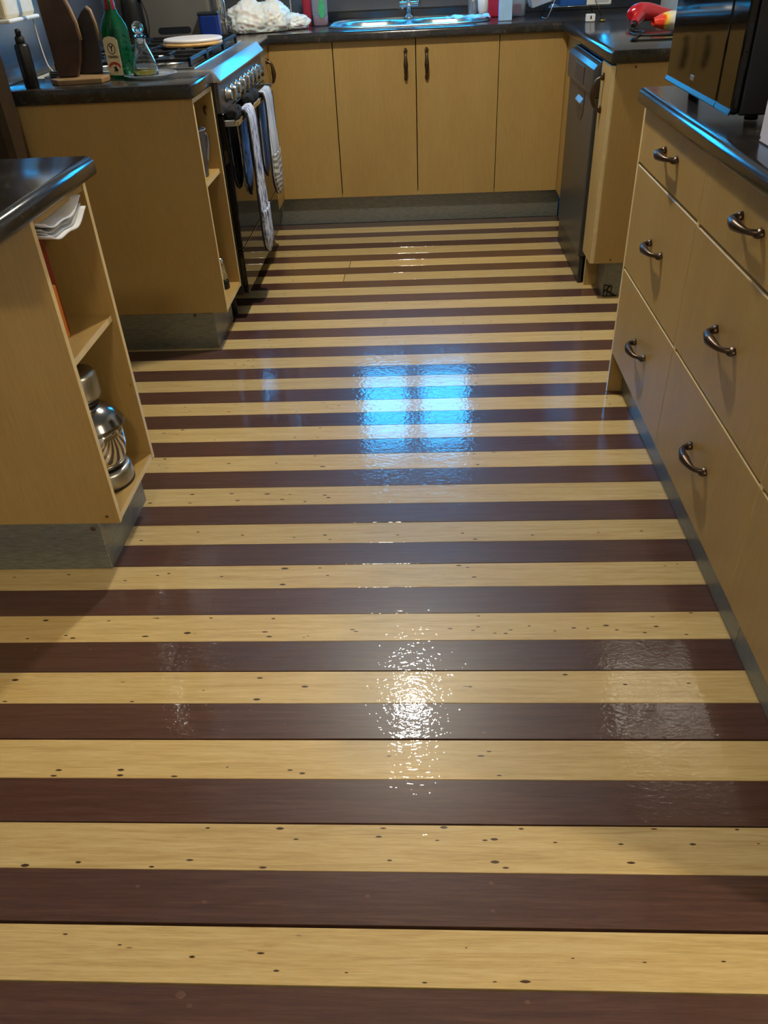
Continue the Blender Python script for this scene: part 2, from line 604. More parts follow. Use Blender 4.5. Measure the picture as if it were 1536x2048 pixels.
# nails over the joists and stray old nail holes, sunk flush in the varnish: one small part for each board
MARKS = [  # (x, y, size) old nail marks on the pale boards
    (-0.971, -3.024, 1.0), (-0.834, -3.015, 1.0), (-0.682, -3.04, 1.0), (-0.605, -3.022, 1.0), (-0.578, -3.015, 1.0), (-0.442, -3.028, 1.0), 
    (-0.288, -3.0, 2.0), (-0.285, -3.06, 1.6), (-0.2, -2.999, 1.0), (-0.178, -3.028, 1.0), (-0.829, -3.179, 1.5), (-0.677, -3.182, 1.0), 
    (-0.564, -3.174, 1.0), (-0.437, -3.175, 1.0), (-0.762, -3.229, 1.0), (-0.849, -3.238, 1.0), (-0.743, -3.237, 1.5), (-0.576, -3.233, 1.8), 
    (-0.481, -3.223, 1.8), (-0.303, -3.221, 1.5), (-0.291, -3.236, 1.5), (-0.29, -3.178, 1.0), (-0.104, -3.215, 1.3), (-0.096, -3.221, 1.3), 
    (-0.203, -3.235, 0.6), (-0.212, -3.239, 0.6), (0.145, -2.995, 1.5), (0.166, -3.003, 1.0), (0.18, -3.039, 1.4), (0.643, -3.005, 0.7), 
    (0.674, -2.998, 0.6), (0.182, -3.174, 1.0), (0.116, -3.214, 1.2), (0.179, -3.209, 1.0), (0.167, -3.22, 1.0), (0.239, -3.23, 1.0), 
    (0.215, -3.229, 0.8), (0.293, -3.207, 0.8), (0.251, -3.219, 1.0), (0.391, -3.214, 1.2), (0.421, -3.216, 0.8), (0.463, -3.207, 1.5), 
    (0.484, -3.221, 1.0), (0.572, -3.211, 1.2), (0.543, -3.23, 1.0), (0.631, -3.236, 1.0), (0.659, -3.164, 1.0), (0.348, -3.223, 0.8), 
    (-0.825, -3.362, 1.7), (-0.822, -3.421, 1.2), (-0.55, -3.423, 1.0), (-0.406, -3.392, 0.6), (-0.292, -3.358, 1.4), (-0.289, -3.416, 1.6), 
    (-0.193, -3.382, 1.6), (0.152, -3.383, 1.0), (0.351, -3.351, 1.2), (0.469, -3.378, 1.0), (0.598, -3.375, 1.0), (-0.318, -3.58, 0.6), 
    (-0.197, -3.586, 1.1), (-0.173, -3.593, 1.2), (-0.011, -3.554, 1.0), (0.163, -3.553, 1.5), (0.179, -3.543, 1.0), (0.194, -3.596, 1.0), 
    (-0.643, -3.588, 1.4), (-0.648, -3.601, 1.4), (-0.522, -3.587, 1.4), (-0.52, -3.599, 1.4), (-0.415, -3.604, 1.4), (-0.539, -3.772, 1.1), 
    (-0.63, -3.782, 1.6), (-0.409, -3.781, 1.0), (-0.346, -3.766, 1.4), (-0.218, -3.778, 1.4), (-0.328, -3.706, 0.9), (-0.199, -3.706, 1.5), 
    (-0.168, -3.726, 1.0), (-0.024, -3.72, 1.2), (-0.004, -3.763, 0.9), (0.077, -3.726, 0.8), (0.159, -3.725, 1.0), (0.175, -3.723, 1.4), 
    (0.173, -3.764, 1.6), (0.19, -3.774, 1.2), (0.223, -3.703, 1.0), (0.278, -3.728, 0.8), (0.388, -3.73, 1.0), (0.398, -3.763, 1.5), 
    (0.508, -3.729, 1.2), (0.45, -3.701, 1.2), (0.59, -3.7, 0.8), (0.617, -3.727, 0.6), (0.089, -3.699, 1.4), (-0.017, -3.704, 1.2), 
    (-0.517, -3.892, 0.9), (-0.424, -3.907, 0.7), (-0.305, -3.923, 1.0), (-0.199, -3.916, 1.3), (-0.171, -3.941, 1.0), (-0.064, -3.942, 0.6), 
    (0.054, -3.954, 0.9), (0.158, -3.951, 0.7), (0.203, -3.95, 1.7), (0.278, -3.916, 0.6), (0.384, -3.92, 0.7), (0.501, -3.917, 0.8), 
    (0.118, -3.903, 0.4), (-0.797, -2.667, 1.0), (-0.6, -2.67, 1.4), (-0.597, -2.712, 1.2), (-0.487, -2.668, 1.6), (-0.463, -2.703, 1.5), 
    (-0.383, -2.673, 2.0), (-0.337, -2.701, 1.4), (-0.318, -2.677, 1.0), (-0.271, -2.713, 1.0), (-0.218, -2.683, 1.3), (-0.207, -2.695, 1.4), 
    (-0.712, -2.709, 1.4), (-0.688, -2.88, 1.2), (-0.543, -2.846, 1.0), (-0.42, -2.862, 1.0), (-0.281, -2.875, 1.0), (-0.2, -2.866, 1.2), 
    (-0.185, -2.885, 1.0), (-0.009, -2.87, 1.0), (0.16, -2.865, 1.0), (0.191, -2.891, 1.2), (0.339, -2.877, 1.0), (0.508, -2.87, 0.8), 
    (0.618, -2.866, 1.0), (-0.731, -2.477, 1.2), (-0.739, -2.513, 0.6), (-0.526, -2.509, 1.4), (-0.381, -2.511, 1.2), (-0.268, -2.475, 1.0), 
    (-0.239, -2.535, 2.0), (0.212, -2.48, 1.0), (0.219, -2.538, 1.2), (-0.719, -2.302, 1.4), (-0.27, -2.307, 1.0), (-0.272, -2.366, 1.0), 
    (-0.344, -2.363, 1.0), (-0.598, -2.369, 0.6), (0.042, -0.55, 1.6), ]
DARK_MARKS = [  # the same on the dark boards
    (-0.31, -3.977, 2.0), (-0.293, -3.992, 1.2), (0.203, -3.978, 1.2), (-0.423, -3.813, 1.0), (-0.305, -3.838, 1.2), (-0.038, -3.825, 1.0), 
    (0.164, -3.801, 1.0), (0.163, -3.846, 1.0), (0.173, -3.5, 1.3), (-0.222, -3.478, 0.8), (-0.298, -3.445, 1.0), (0.278, -3.31, 1.0), 
    (-0.691, -3.273, 1.0), (-0.818, -3.271, 0.8), (-0.293, -3.087, 1.0), (-0.291, -3.148, 0.8), (0.515, -3.516, 1.2), ]
joists = [-1.02, -0.56, -0.10, 0.235, 0.66]
for (o, y0, y1, light, xa, xb) in BOARDS:
    if y1 > -0.1 or y1 < -4.3:
        continue
    rnd = random.Random(int(abs(y0) * 10000))
    spots = []
    if y1 > -2.2:
        for jx in joists:
            if xa < jx < xb:
                jx2 = jx + rnd.uniform(-.02, .02)
                spots.append((jx2, y1 - 0.014 - rnd.uniform(0, .006), rnd.uniform(.002, .005)))
                spots.append((jx2 + rnd.uniform(-.02, .02), y0 + 0.014 + rnd.uniform(0, .008), rnd.uniform(.002, .005)))
        if light:
            for k in range(rnd.choice([1, 2, 3, 4, 6])):
                spots.append((rnd.uniform(-0.75, 0.65), rnd.uniform(y0 + .012, y1 - .012), rnd.uniform(.002, .005)))
    for (sx, sy, sz) in (MARKS if light else DARK_MARKS):
        if y0 - .004 < sy < y1 + .004 and xa < sx < xb:
            spots.append((sx, min(y1 - .004, max(y0 + .004, sy)), (.0046 if light else .0038) * sz))
    if not spots:
        continue
    bm = bmesh.new()
    for (sx, sy, ln) in spots:
        w = ln * (rnd.uniform(0.30, 0.50) if light else .8)
        ring = []
        for k in range(10):
            a = 2 * PI * k / 10
            ring.append((sx + ln * math.cos(a) * (1.0 if abs(math.cos(a)) < .9 else 1.25), sy + w * math.sin(a)))
        base = [bm.verts.new((x, y - o.location.y, -0.0003)) for x, y in ring]
        top = [bm.verts.new((sx + (x - sx) * .8, sy + (y - sy) * .8 - o.location.y, 0.00035)) for x, y in ring]
        bm.faces.new(top)
        for k in range(10):
            bm.faces.new([base[k], base[(k + 1) % 10], top[(k + 1) % 10], top[k]])
    bm.normal_update()
    q = obj('nail_heads', bm, 'nail' if light else 'nail_dark', o)
    q['kind'] = 'stuff'

# ---- walls, ceiling
XL, XR_, YB, YR, ZC = -1.32, 1.34, 0.5, -7.0, 2.45
WX0, WX1, WZ0, WZ1 = -1.08, 1.08, 1.05, 1.87


def wall_back_fn(bm):
    bx(bm, XL - .1, WX0, YB, YB + .12, 0, ZC)
    bx(bm, WX1, XR_ + .1, YB, YB + .12, 0, ZC)
    bx(bm, WX0, WX1, YB, YB + .12, 0, WZ0)
    bx(bm, WX0, WX1, YB, YB + .12, WZ1, ZC)


wall_back = struct('wall_back', wall_back_fn, 'wall_paint')
struct('wall_left', lambda bm: bx(bm, XL - .1, XL, -1.70, YB, 0, ZC), 'wall_paint')
struct('wall_right', lambda bm: bx(bm, XR_, XR_ + .1, -4.0, YB, 0, ZC), 'wall_paint')
struct('wall_rear', lambda bm: bx(bm, -3.1, 2.5, YR - .1, YR, 0, ZC), 'wall_paint')
struct('wall_far_left', lambda bm: bx(bm, -3.1, -3.0, YR, -1.70, 0, ZC), 'wall_paint')
struct('wall_far_right', lambda bm: bx(bm, 2.4, 2.5, YR, -4.0, 0, ZC), 'wall_paint')
struct('wall_side_return', lambda bm: bx(bm, XR_ + .1, 2.5, -4.0, -3.9, 0, ZC), 'wall_paint')
struct('wall_left_return', lambda bm: bx(bm, -3.1, -2.12, -1.80, -1.70, 0, ZC), 'wall_paint')
struct('wall_left_head', lambda bm: bx(bm, -2.12, XL, -1.80, -1.70, 2.06, ZC), 'wall_paint')
struct('ceiling', lambda bm: bx(bm, -3.1, 2.5, YR - .1, YB + .12, ZC, ZC + .1), 'ceiling_paint')

# upstand and grey splash tiles under the window
upst = struct('trim_2', lambda bm: bx(bm, XL, XR_, YB - .018, YB, .9085, .948, .002), 'splash_dark')
tx = XL
for k, wd in enumerate((0.34, 0.358, 0.60, 0.60, 0.60, 0.155)):
    struct('tile', lambda bm: bx(bm, tx + .004, tx + wd - .004, YB - .010, YB, .951, WZ0 - .012, .002), 'splash_grey', wall_back)
    tx += wd
struct('trim_3', lambda bm: bx(bm, WX0 - .04, WX1 + .04, YB - .03, YB + .11, WZ0 - .010, WZ0 + .012, .003), 'frame_dark')
# steel splash panel on the left wall behind the stove
struct('trim_4', lambda bm: bx(bm, XL, XL + .006, -1.66, YB - .02, .912, 1.55, .001), 'splash_steel')

# window
win = struct('window_1', lambda bm: [
    bx(bm, WX0, WX1, YB + .02, YB + .08, WZ0 + .012, 1.135, .004),
    bx(bm, WX0, WX1, YB + .02, YB + .08, 1.787, WZ1, .004),
    bx(bm, WX0, WX0 + .02, YB + .02, YB + .08, 1.135, 1.787),
    bx(bm, WX1 - .02, WX1, YB + .02, YB + .08, 1.135, 1.787)], 'frame_dark')
for a, b in ((-0.40, -0.364), (-0.061, 0.050), (0.366, 0.40)):
    struct('mullion', lambda bm: bx(bm, a, b, YB + .02, YB + .08, 1.135, 1.787, .004), 'frame_dark', win)
for a, b in ((WX0 + .02, -.40), (-.364, -.061), (.05, .366), (.40, WX1 - .02)):
    struct('pane', lambda bm: bx(bm, a, b, YB + .048, YB + .052, 1.135, 1.787), 'window_glass', win)
for nm, a, b in (('left', -1.035, -0.385), ('right', 0.387, 1.035)):
    t = thing('roller_blind', 'dark roller blind drawn down over the %s side of the window' % nm, 'blind', ((a + b) / 2, YB - .01, 1.08))
    box_part('fabric', t, 'blind', a, b, YB - .012, YB - .009, 1.085, 1.9)
    box_part('bottom_bar', t, 'frame_dark', a, b, YB - .018, YB - .004, 1.07, 1.087, .003)
    part('roller', t, 'blind', lambda bm: lathe(bm, [(.022, a), (.022, b)], 16, (0, YB - .024, 1.905), 'x'))

# dark timber door and its frame beyond the left counter
door1 = struct('door_1', lambda bm: [bx(bm, -2.10, -1.275, -1.775, -1.735, .01, 2.04, .002)], 'timber_brown')
for (za, zb) in ((.12, .95), (1.08, 1.92)):
    for (xa, xb) in ((-2.0, -1.72), (-1.64, -1.375)):
        struct('door_panel', lambda bm: bx(bm, xa, xb, -1.783, -1.774, za, zb, .006), 'timber_brown', door1)
struct('trim_1', lambda bm: bx(bm, -1.273, -1.243, -1.79, -1.702, 0, 2.10, .003), 'timber_edge')

# ================================================================== CABINETS
HT = 0.866      # underside of worktops
KZ = 0.144      # kick height


def screw_cap(parent, axis, p, r=.0045, m='nail'):
    def f(bm):
        d = {'x': (0.0015, 0, 0), 'y': (0, -0.0015, 0)}[axis]
        h = [(r, 0), (r * .7, .0016)] if axis == 'x' else [(r, 0), (r * .7, -.0016)]
        lathe(bm, h, 10, p, axis)
    return part('screw', parent, m, f)


def open_shelf_unit(label, xf, xb, y0, y1, shelf_z, rail):
    t = thing('open_shelf_cabinet', label, 'cabinet', (xf, y0, 0))
    th = .016
    panel_part('side_panel', t, 'y', xb, xf, y0, y0 + th, KZ, HT)
    panel_part('side_panel', t, 'y', xb, xf, y1 - th, y1, KZ, HT)
    panel_part('back_panel', t, 'x', xf - .33, xf - .322, y0 + th, y1 - th, KZ, HT)
    panel_part('bottom_board', t, 'z', xf - .322, xf - .001, y0 + th, y1 - th, KZ + .002, KZ + .020)
    panel_part('shelf', t, 'z', xf - .322, xf - .012, y0 + th, y1 - th, shelf_z - .016, shelf_z)
    if rail:
        panel_part('top_rail', t, 'x', xf - .02, xf - .002, y0 + th, y1 - th, HT - rail, HT)
    else:
        panel_part('top_rail', t, 'z', xf - .322, xf - .001, y0 + th, y1 - th, HT - .016, HT)
    part('kickboard', t, 'kick', lambda bm: [bx(bm, xb, xf - .055, y0 + .001, y0 + .012, 0, KZ - .001, .001),
                                            bx(bm, xf - .067, xf - .055, y0 + .012, y1 - .001, 0, KZ - .001, .001)])
    return t


uA = open_shelf_unit('open shelf end cabinet in the left foreground, nearest to the camera', -.672, -1.9, -2.995, -2.692, .556, .026)
screw_cap(uA, 'y', (-.745, -2.9945, .128), .007)
screw_cap(uA, 'y', (-.70, -2.9955, .165), .004)
screw_cap(uA, 'x', (-.68, -2.705, .37), .006, 'gold')
uB = open_shelf_unit('open shelf end cabinet between the stove and the brown door frame', -.672, -1.30, -1.675, -1.388, .594, 0)
screw_cap(uB, 'y', (-.80, -1.6745, .135), .006)

# back sink run
t = thing('sink_cabinet', 'sink base cabinet with two handled doors along the back wall', 'cabinet', (0, -.105, 0))
YD = -.105
panel_part('side_panel', t, 'x', -.670, -.654, YD + .02, YB - .01, KZ, HT)
panel_part('side_panel', t, 'x', .80, .816, YD + .02, YB - .01, KZ, HT)
panel_part('bottom_board', t, 'z', -.654, .80, YD + .02, YB - .01, KZ, KZ + .016)
panel_part('blank_panel', t, 'y', -.672, -.3595, YD, YD + .018, KZ + .002, HT - .001)
panel_part('blank_panel', t, 'y', .4525, .775, YD, YD + .018, KZ + .002, HT - .001)


def bow_handle(bm, c, axis, out, L=.128, proj=.030):
    """antique bow handle: two oval feet, thin stems, swollen middle. axis runs along the handle, out points away from the front"""
    c = Vector(c); ax = Vector(axis); ou = Vector(out)
    h = L / 2
    P = [c - ax * (h - .013) + ou * .001, c - ax * (h - .013) + ou * .010, c - ax * (h * .66) + ou * proj * .80, c - ax * (h * .36) + ou * proj,
         c + ou * (proj + .002), c + ax * (h * .36) + ou * proj, c + ax * (h * .66) + ou * proj * .80, c + ax * (h - .013) + ou * .010, c + ax * (h - .013) + ou * .001]
    tube(bm, P, [.0085, .0062, .0058, .0085, .0115, .0085, .0058, .0062, .0085], 12, 0, smooth_path=5)
    for s in (-1, 1):
        q = c + ax * s * (h - .010)
        tube(bm, [q - ax * .011 * s + ou * .001, q - ax * .004 * s + ou * .005, q + ax * .005 * s + ou * .004, q + ax * .012 * s + ou * .001], [.005, .0125, .0105, .003], 12, 0, smooth_path=4, flat=.6)


def handle_part(parent, c, axis, out, L=.128, proj=.030):
    h = part('handle', parent, 'bronze', lambda bm: bow_handle(bm, c, axis, out, L, proj))
    c = Vector(c); ax = Vector(axis); ou = Vector(out)
    return h


for (x0, x1, hx) in ((-.3545, .0447, -.002), (.0493, .4487, .100)):
    d = panel_part('door', t, 'y', x0, x1, YD, YD + .018, KZ + .002, HT - .001)
    handle_part(d, (hx, YD, .757), (0, 0, 1), (0, -1, 0), .135)
part('kickboard', t, 'kick', lambda bm: bx(bm, -.726, .80, -.062, -.05, 0, KZ + .012, .001))

panel_part('corner_filler', t, 'x', .776, .790, -.484, YD + .018, KZ, HT - .001)
# narrow cabinet between stove and corner (left)
t = thing('corner_cabinet', 'narrow cabinet with one handle between the stove and the back corner', 'cabinet', (-.672, -.44, 0))
d = panel_part('door', t, 'x', -.690, -.672, -.435, -.112, KZ + .002, HT - .002)
handle_part(d, (-.672, -.20, .755), (0, 0, 1), (1, 0, 0), .125)
panel_part('side_panel', t, 'y', -1.25, -.690, -.4395, -.425, .02, HT)
part('kickboard', t, 'kick', lambda bm: bx(bm, -.74, -.728, -.42, -.064, 0, KZ, .001))

# narrow cabinet at the end of the right return
t = thing('end_cabinet', 'narrow end cabinet with handle beside the dishwasher', 'cabinet', (.745, -1.285, 0))
d = panel_part('door', t, 'x', .745, .763, -1.282, -1.118, KZ + .008, HT - .008)
handle_part(d, (.745, -1.178, .757), (0, 0, 1), (-1, 0, 0), .130, .034)
panel_part('side_panel', t, 'y', .764, 1.33, -1.285, -1.269, KZ + .008, HT - .002)
panel_part('side_panel', t, 'y', .765, 1.33, -1.112, -1.098, 0, HT - .002)
for p in ((.83, -1.285, .852), (.827, -1.285, .166)):
    screw_cap(t, 'y', p, .0042)
part('kickboard', t, 'kick', lambda bm: [bx(bm, .817, .829, -1.25, -1.113, 0, KZ + .006, .001), bx(bm, .829, 1.33, -1.25, -1.238, 0, KZ + .006, .001)])


def lattice(bm):
    y0, y1 = -1.2535, -1.2505
    def bar(a, b, w=.0035):
        dx, dz = b[0] - a[0], b[1] - a[1]
        l = math.hypot(dx, dz)
        nx, nz = -dz / l * w / 2, dx / l * w / 2
        prism(bm, [(a[0] + nx, a[1] + nz), (b[0] + nx, b[1] + nz), (b[0] - nx, b[1] - nz), (a[0] - nx, a[1] - nz)], 'y', y0, y1)
    A, B, C, D, E = (.823, .05), (.857, .043), (.853, .018), (.878, .001), (.823, .001)
    for p, q in ((A, B), (B, C), (C, D), (D, E), (E, A), ((.823, .03), (.853, .018)), ((.84, .047), (.838, .001)), ((.823, .018), (.85, .044)), ((.838, .022), (.866, .002))):
        bar(p, q)


part('corner_bracket', t, 'iron', lattice, 'small black lattice bracket at the foot of the kickboard')

# right drawer bank: three units of three drawers
GY = [-2.0853, -2.6734, -3.2726, -3.872]
GZ = [.866, .721, .424, .140]
FX = .676
names = ('farthest', 'middle', 'nearest')
desc = ('drawer cabinet under the microwave, at the far end of the right bench',
        'drawer cabinet in the middle of the right bench, beside the dashed box',
        'drawer cabinet at the near right edge of the picture, cut off by the frame')
for k in range(3):
    ya, yb = GY[k + 1], GY[k]
    t = thing('drawer_cabinet', desc[k], 'cabinet', (FX, ya, 0), group='drawer cabinets of the right bench')
    panel_part('side_panel', t, 'y', FX + .0005, 1.33, yb - .016, yb - .0003, 0 if k == 0 else KZ, HT)
    panel_part('side_panel', t, 'y', FX + .02, 1.33, ya + .0003, ya + .014, KZ, HT)
    panel_part('bottom_board', t, 'z', FX + .02, 1.33, ya + .015, yb - .017, KZ, KZ + .016)
    part('kickboard', t, 'kick', lambda bm: bx(bm, .722, .734, ya, yb - .017 if k == 0 else yb, 0, KZ, .001))
    for r in range(3):
        z1, z0 = GZ[r], GZ[r + 1]
        if k >= 1 and r <= 1:
            z0 -= .0016 * (1 if r == 0 else 0)
        ga = .0004 if r < 2 and k == 0 else .0015
        gb = .0004 if r < 2 and k == 1 else .0015
        y_hi = yb - (.0165 if k == 0 else gb)
        y_lo = ya + ga
        jog = -.0020 if k >= 1 and r == 1 else 0.0
        d = panel_part('drawer', t, 'x', FX, FX + .018, y_lo, y_hi, z0 + .001, z1 - (.0078 if r else .001) + jog)
        ym = (ya + yb) / 2 - (.022 if k == 0 else 0)
        handle_part(d, (FX, ym, {0: .800, 1: .571, 2: .288}[r]), (0, 1, 0), (-1, 0, 0), .130, .029)

# ================================================================== WORKTOPS


def nosed(prof_front, back, z0, z1, r=.017):
    """profile polygon (u,z): rounded nose at u=prof_front, square at u=back"""
    s = 1 if back > prof_front else -1
    P = [(back, z0), (back, z1)]
    for k in range(7):
        a = PI / 2 * k / 6
        P.append((prof_front + s * r - s * r * math.sin(a), z1 - r + r * math.cos(a)))
    for k in range(5):
        a = PI / 2 * k / 4
        P.append((prof_front + s * .010 - s * .010 * math.cos(a), z0 + .010 - .010 * math.sin(a)))
    return P


def smooth_all(bm, ang=35):
    bm.normal_update()
    for f in bm.faces:
        f.smooth = True
    for e in bm.edges:
        if len(e.link_faces) == 2 and e.calc_face_angle(0) > math.radians(ang):
            e.smooth = False


def worktop_fn(bm, shapes):
    for s in shapes:
        s(bm)
    smooth_all(bm)


WT = .906
t = thing('worktop', 'dark worktop with rounded edge on the left foreground cabinet', 'worktop', (-.64, -2.69, HT))
part('slab', t, 'worktop', lambda bm: worktop_fn(bm, [lambda b: prism(b, [(v, w) for v, w in nosed(-.640, -1.9, HT + .0005, WT, .018)], 'y', -3.20, -2.686, .004)]))
t = thing('worktop', 'dark worktop carrying the green bottle and oil cruet', 'worktop', (-.64, -1.69, HT))
part('slab', t, 'worktop', lambda bm: worktop_fn(bm, [lambda b: prism(b, nosed(-.660, -1.318, HT + .0005, .910, .012), 'y', -1.69, -1.392, .003)]))
t = thing('worktop', 'dark worktop of the right bench under the microwave', 'worktop', (.65, -2.09, HT))
part('slab', t, 'worktop', lambda bm: worktop_fn(bm, [lambda b: prism(b, nosed(.652, 1.338, HT + .0005, WT, .018), 'y', -3.90, -2.090, .004)]))

# U-shaped worktop: left corner, back run with sink opening, right return
SX0, SX1, SY0, SY1 = -.36, .395, .03, .43
t = thing('worktop', 'dark worktop running behind the sink and round the right corner', 'worktop', (0, -.13, HT))


def u_top(bm):
    z0, z1 = HT + .0005, .908
    yf = -.135
    prism(bm, [(y, z) for y, z in nosed(yf, SY0, z0, z1, .016)], 'x', -.655, .735)
    bx(bm, XL + .001, -.655, yf, SY0, z0, z1)
    bx(bm, .735, XR_ - .001, yf, SY0, z0, z1)
    bx(bm, XL + .001, SX0, SY0, YB - .019, z0, z1)
    bx(bm, SX1, XR_ - .001, SY0, YB - .019, z0, z1)
    bx(bm, SX0, SX1, SY1, YB - .019, z0, z1)
    prism(bm, nosed(-.655, -1.31, z0, z1, .012), 'y', -.440, yf)
    prism(bm, nosed(.735, 1.338, z0, z1, .016), 'y', -1.302, yf, .003)
    smooth_all(bm)


part('slab', t, 'worktop', u_top)

# ================================================================== SINK AND TAP
t = thing('kitchen_sink', 'stainless steel double bowl sink set in the back worktop', 'sink', (0.02, .2, .9))


def rr_sdf(x, y, cx, cy, hx, hy, r):
    qx, qy = abs(x - cx) - hx + r, abs(y - cy) - hy + r
    return math.hypot(max(qx, 0), max(qy, 0)) + min(max(qx, qy), 0) - r


def sink_fn(bm):
    cx, cy, hx, hy, r = .015, .225, .405, .235, .15
    def P(u, v):
        y = cy + (v * 2 - 1) * hy
        dy = max(0, abs(y - cy) - (hy - r))
        w = hx - (r - math.sqrt(max(0, r * r - dy * dy)))
        x = cx + (u * 2 - 1) * w
        d = min(rr_sdf(x, y, -.165, .215, .165, .175, .12), rr_sdf(x, y, .195, .215, .165, .175, .12))
        k = min(1, max(0, -d / .035 + .1)); k = k * k * (3 - 2 * k)
        e = rr_sdf(x, y, cx, cy, hx, hy, r)
        lip = min(1, max(0, -e / .010))
        z = .9085 + .006 * math.sin(PI * min(1, max(0, -e / .022))) + .001 - .13 * k
        return (x, y, z)
    sheet(bm, P, 110, 64, .0012)


part('bowls', t, 'steel', sink_fn)
for x in (-.165, .195):
    part('drain', t, 'chrome', lambda bm: lathe(bm, [(.036, .7815), (.034, .785), (.02, .783), (.001, .783)], 24, (x, .215, 0)))
t = thing('mixer_tap', 'chrome mixer tap with a crossbar behind the sink', 'tap', (.012, .40, .91))
part('base', t, 'chrome', lambda bm: lathe(bm, [(.027, .912), (.027, .920), (.017, .926), (.016, .936)], 24, (.012, .405, 0)))
part('column', t, 'chrome', lambda bm: lathe(bm, [(.012, .934), (.012, 1.20)], 20, (.012, .405, 0)))
part('crossbar', t, 'chrome', lambda bm: lathe(bm, [(.010, -.036), (.0125, -.034), (.0125, .060), (.010, .062)], 20, (0, .405, .975), 'x'))
part('spout', t, 'chrome', lambda bm: tube(bm, [(.012, .405, 1.19), (.012, .39, 1.24), (.012, .33, 1.265), (.012, .25, 1.25), (.012, .235, 1.21)], .0105, 14, smooth_path=6))
part('lever', t, 'chrome', lambda bm: tube(bm, [(.060, .405, .978), (.066, .404, 1.0), (.068, .40, 1.06)], [.006, .005, .004], 10))

# ================================================================== STOVE
SY_N, SY_F, SFX = -1.383, -.448, -.645
stove = thing('stove', 'freestanding gas stove with black glass oven door and steel hob', 'stove', (-.66, -.92, 0))
box_part('body', stove, 'black_plastic', -1.25, SFX - .022, SY_N, SY_F, .10, .868, .002)
for x in (-1.2, -.74):
    for y in (SY_N + .06, SY_F - .06):
        part('foot', stove, 'black_rubber', lambda bm: lathe(bm, [(.02, 0), (.02, .10)], 12, (x, y, 0)))
hob = part('hob', stove, 'steel', lambda bm: (prism(bm, [(-1.26, .872), (-1.26, .914), (SFX - .022, .914), (SFX - .015, .9115), (SFX + .011, .878), (SFX + .009, .872)], 'y', SY_N - .004, SY_F + .004, .0015), smooth_all(bm)))
part('hob_well', stove, 'control_grey', lambda bm: bx(bm, -1.235, -.735, SY_N + .03, SY_F - .03, .9145, .9165, .001))
part('hob_rim', stove, 'chrome', lambda bm: [bx(bm, -.733, -.722, SY_N + .03, SY_F - .03, .9143, .922, .002),
                                           bx(bm, -1.245, -.722, SY_N + .012, SY_N + .022, .9143, .922, .002)])
box_part('control_panel', stove, 'control_grey', SFX - .022, SFX - .004, SY_N + .004, SY_F - .004, .772, .871, .002)
part('trim_strip', stove, 'chrome', lambda bm: bx(bm, SFX - .006, SFX + .001, SY_N + .01, SY_F - .01, .766, .771, .001))
for k in range(8):
    ky = -1.268 + k * .0935
    kn = part('knob', stove, 'satin_steel', lambda bm: lathe(bm, [(.025, SFX - .004), (.025, SFX + .002), (.020, SFX + .004), (.019, SFX + .018), (.017, SFX + .020)], 24, (0, ky, .818), 'x'))
    box_part('knob_grip', kn, 'chrome', SFX + .016, SFX + .033, ky - .0065, ky + .0065, .796, .840, .003, 2)
door = part('oven_door', stove, 'black_glass', lambda bm: bx(bm, SFX - .022, SFX, SY_N + .003, SY_F - .003, .285, .762, .004, 2))
box_part('door_trim', door, 'chrome', SFX - .004, SFX + .0012, SY_N + .006, SY_F - .006, .281, .2845)
dr = part('warming_drawer', stove, 'black_glass', lambda bm: bx(bm, SFX - .022, SFX - .001, SY_N + .003, SY_F - .003, .105, .279, .004, 2))
HX = -.603
hd = part('oven_handle', stove, 'chrome', lambda bm: bx(bm, HX - .008, HX + .008, SY_N + .012, SY_F - .012, .728, .748, .004, 2))
for y in (SY_N + .012, SY_F - .030):
    box_part('handle_bracket', hd, 'satin_steel', SFX - .001, HX - .006, y, y + .018, .728, .748, .002)
for i, (bx_, by, br) in enumerate(((-.86, -1.20, .040), (-1.12, -1.20, .036), (-.99, -.916, .056), (-.86, -.63, .036), (-1.12, -.63, .040))):
    b = part('burner', stove, 'satin_steel', lambda bm: lathe(bm, [(br + .014, .9167), (br + .012, .924), (br, .926), (br - .002, .932)], 28, (bx_, by, 0)))
    part('burner_cap', b, 'iron', lambda bm: lathe(bm, [(br - .004, .9322), (br - .001, .935), (br - .004, .940), (.001, .942)], 28, (bx_, by, 0)))


def grate(bm, y0, y1):
    x0, x1, z = -1.225, -.745, .948
    r = .0055
    def bar(a, b):
        d = Vector(b) - Vector(a)
        n = Vector((-d.y, d.x, 0)).normalized() * r
        prism(bm, [(a[0] + n.x, a[1] + n.y), (b[0] + n.x, b[1] + n.y), (b[0] - n.x, b[1] - n.y), (a[0] - n.x, a[1] - n.y)], 'z', z - .012, z, .002, seg=1)
    bar((x0, y0), (x1, y0)); bar((x0, y1), (x1, y1)); bar((x0, y0), (x0, y1)); bar((x1, y0), (x1, y1))
    ym = (y0 + y1) / 2
    bar(((x0 + x1) / 2, y0), ((x0 + x1) / 2, y1))
    for cx in (x0 + .115, x1 - .115):
        for s in (-1, 1):
            bar((cx, ym + s * .03), (cx, y0 if s < 0 else y1))
            bar((cx + s * .03, ym), (cx + s * .115, ym))
    for x in (x0, x1):
        for y in (y0, y1):
            bx(bm, x - r, x + r, y - r, y + r, .9167, z)


for a, b in ((SY_N + .045, -1.085), (-1.065, -.767), (-.747, SY_F - .045)):
    part('grate', stove, 'iron', lambda bm: grate(bm, a, b))

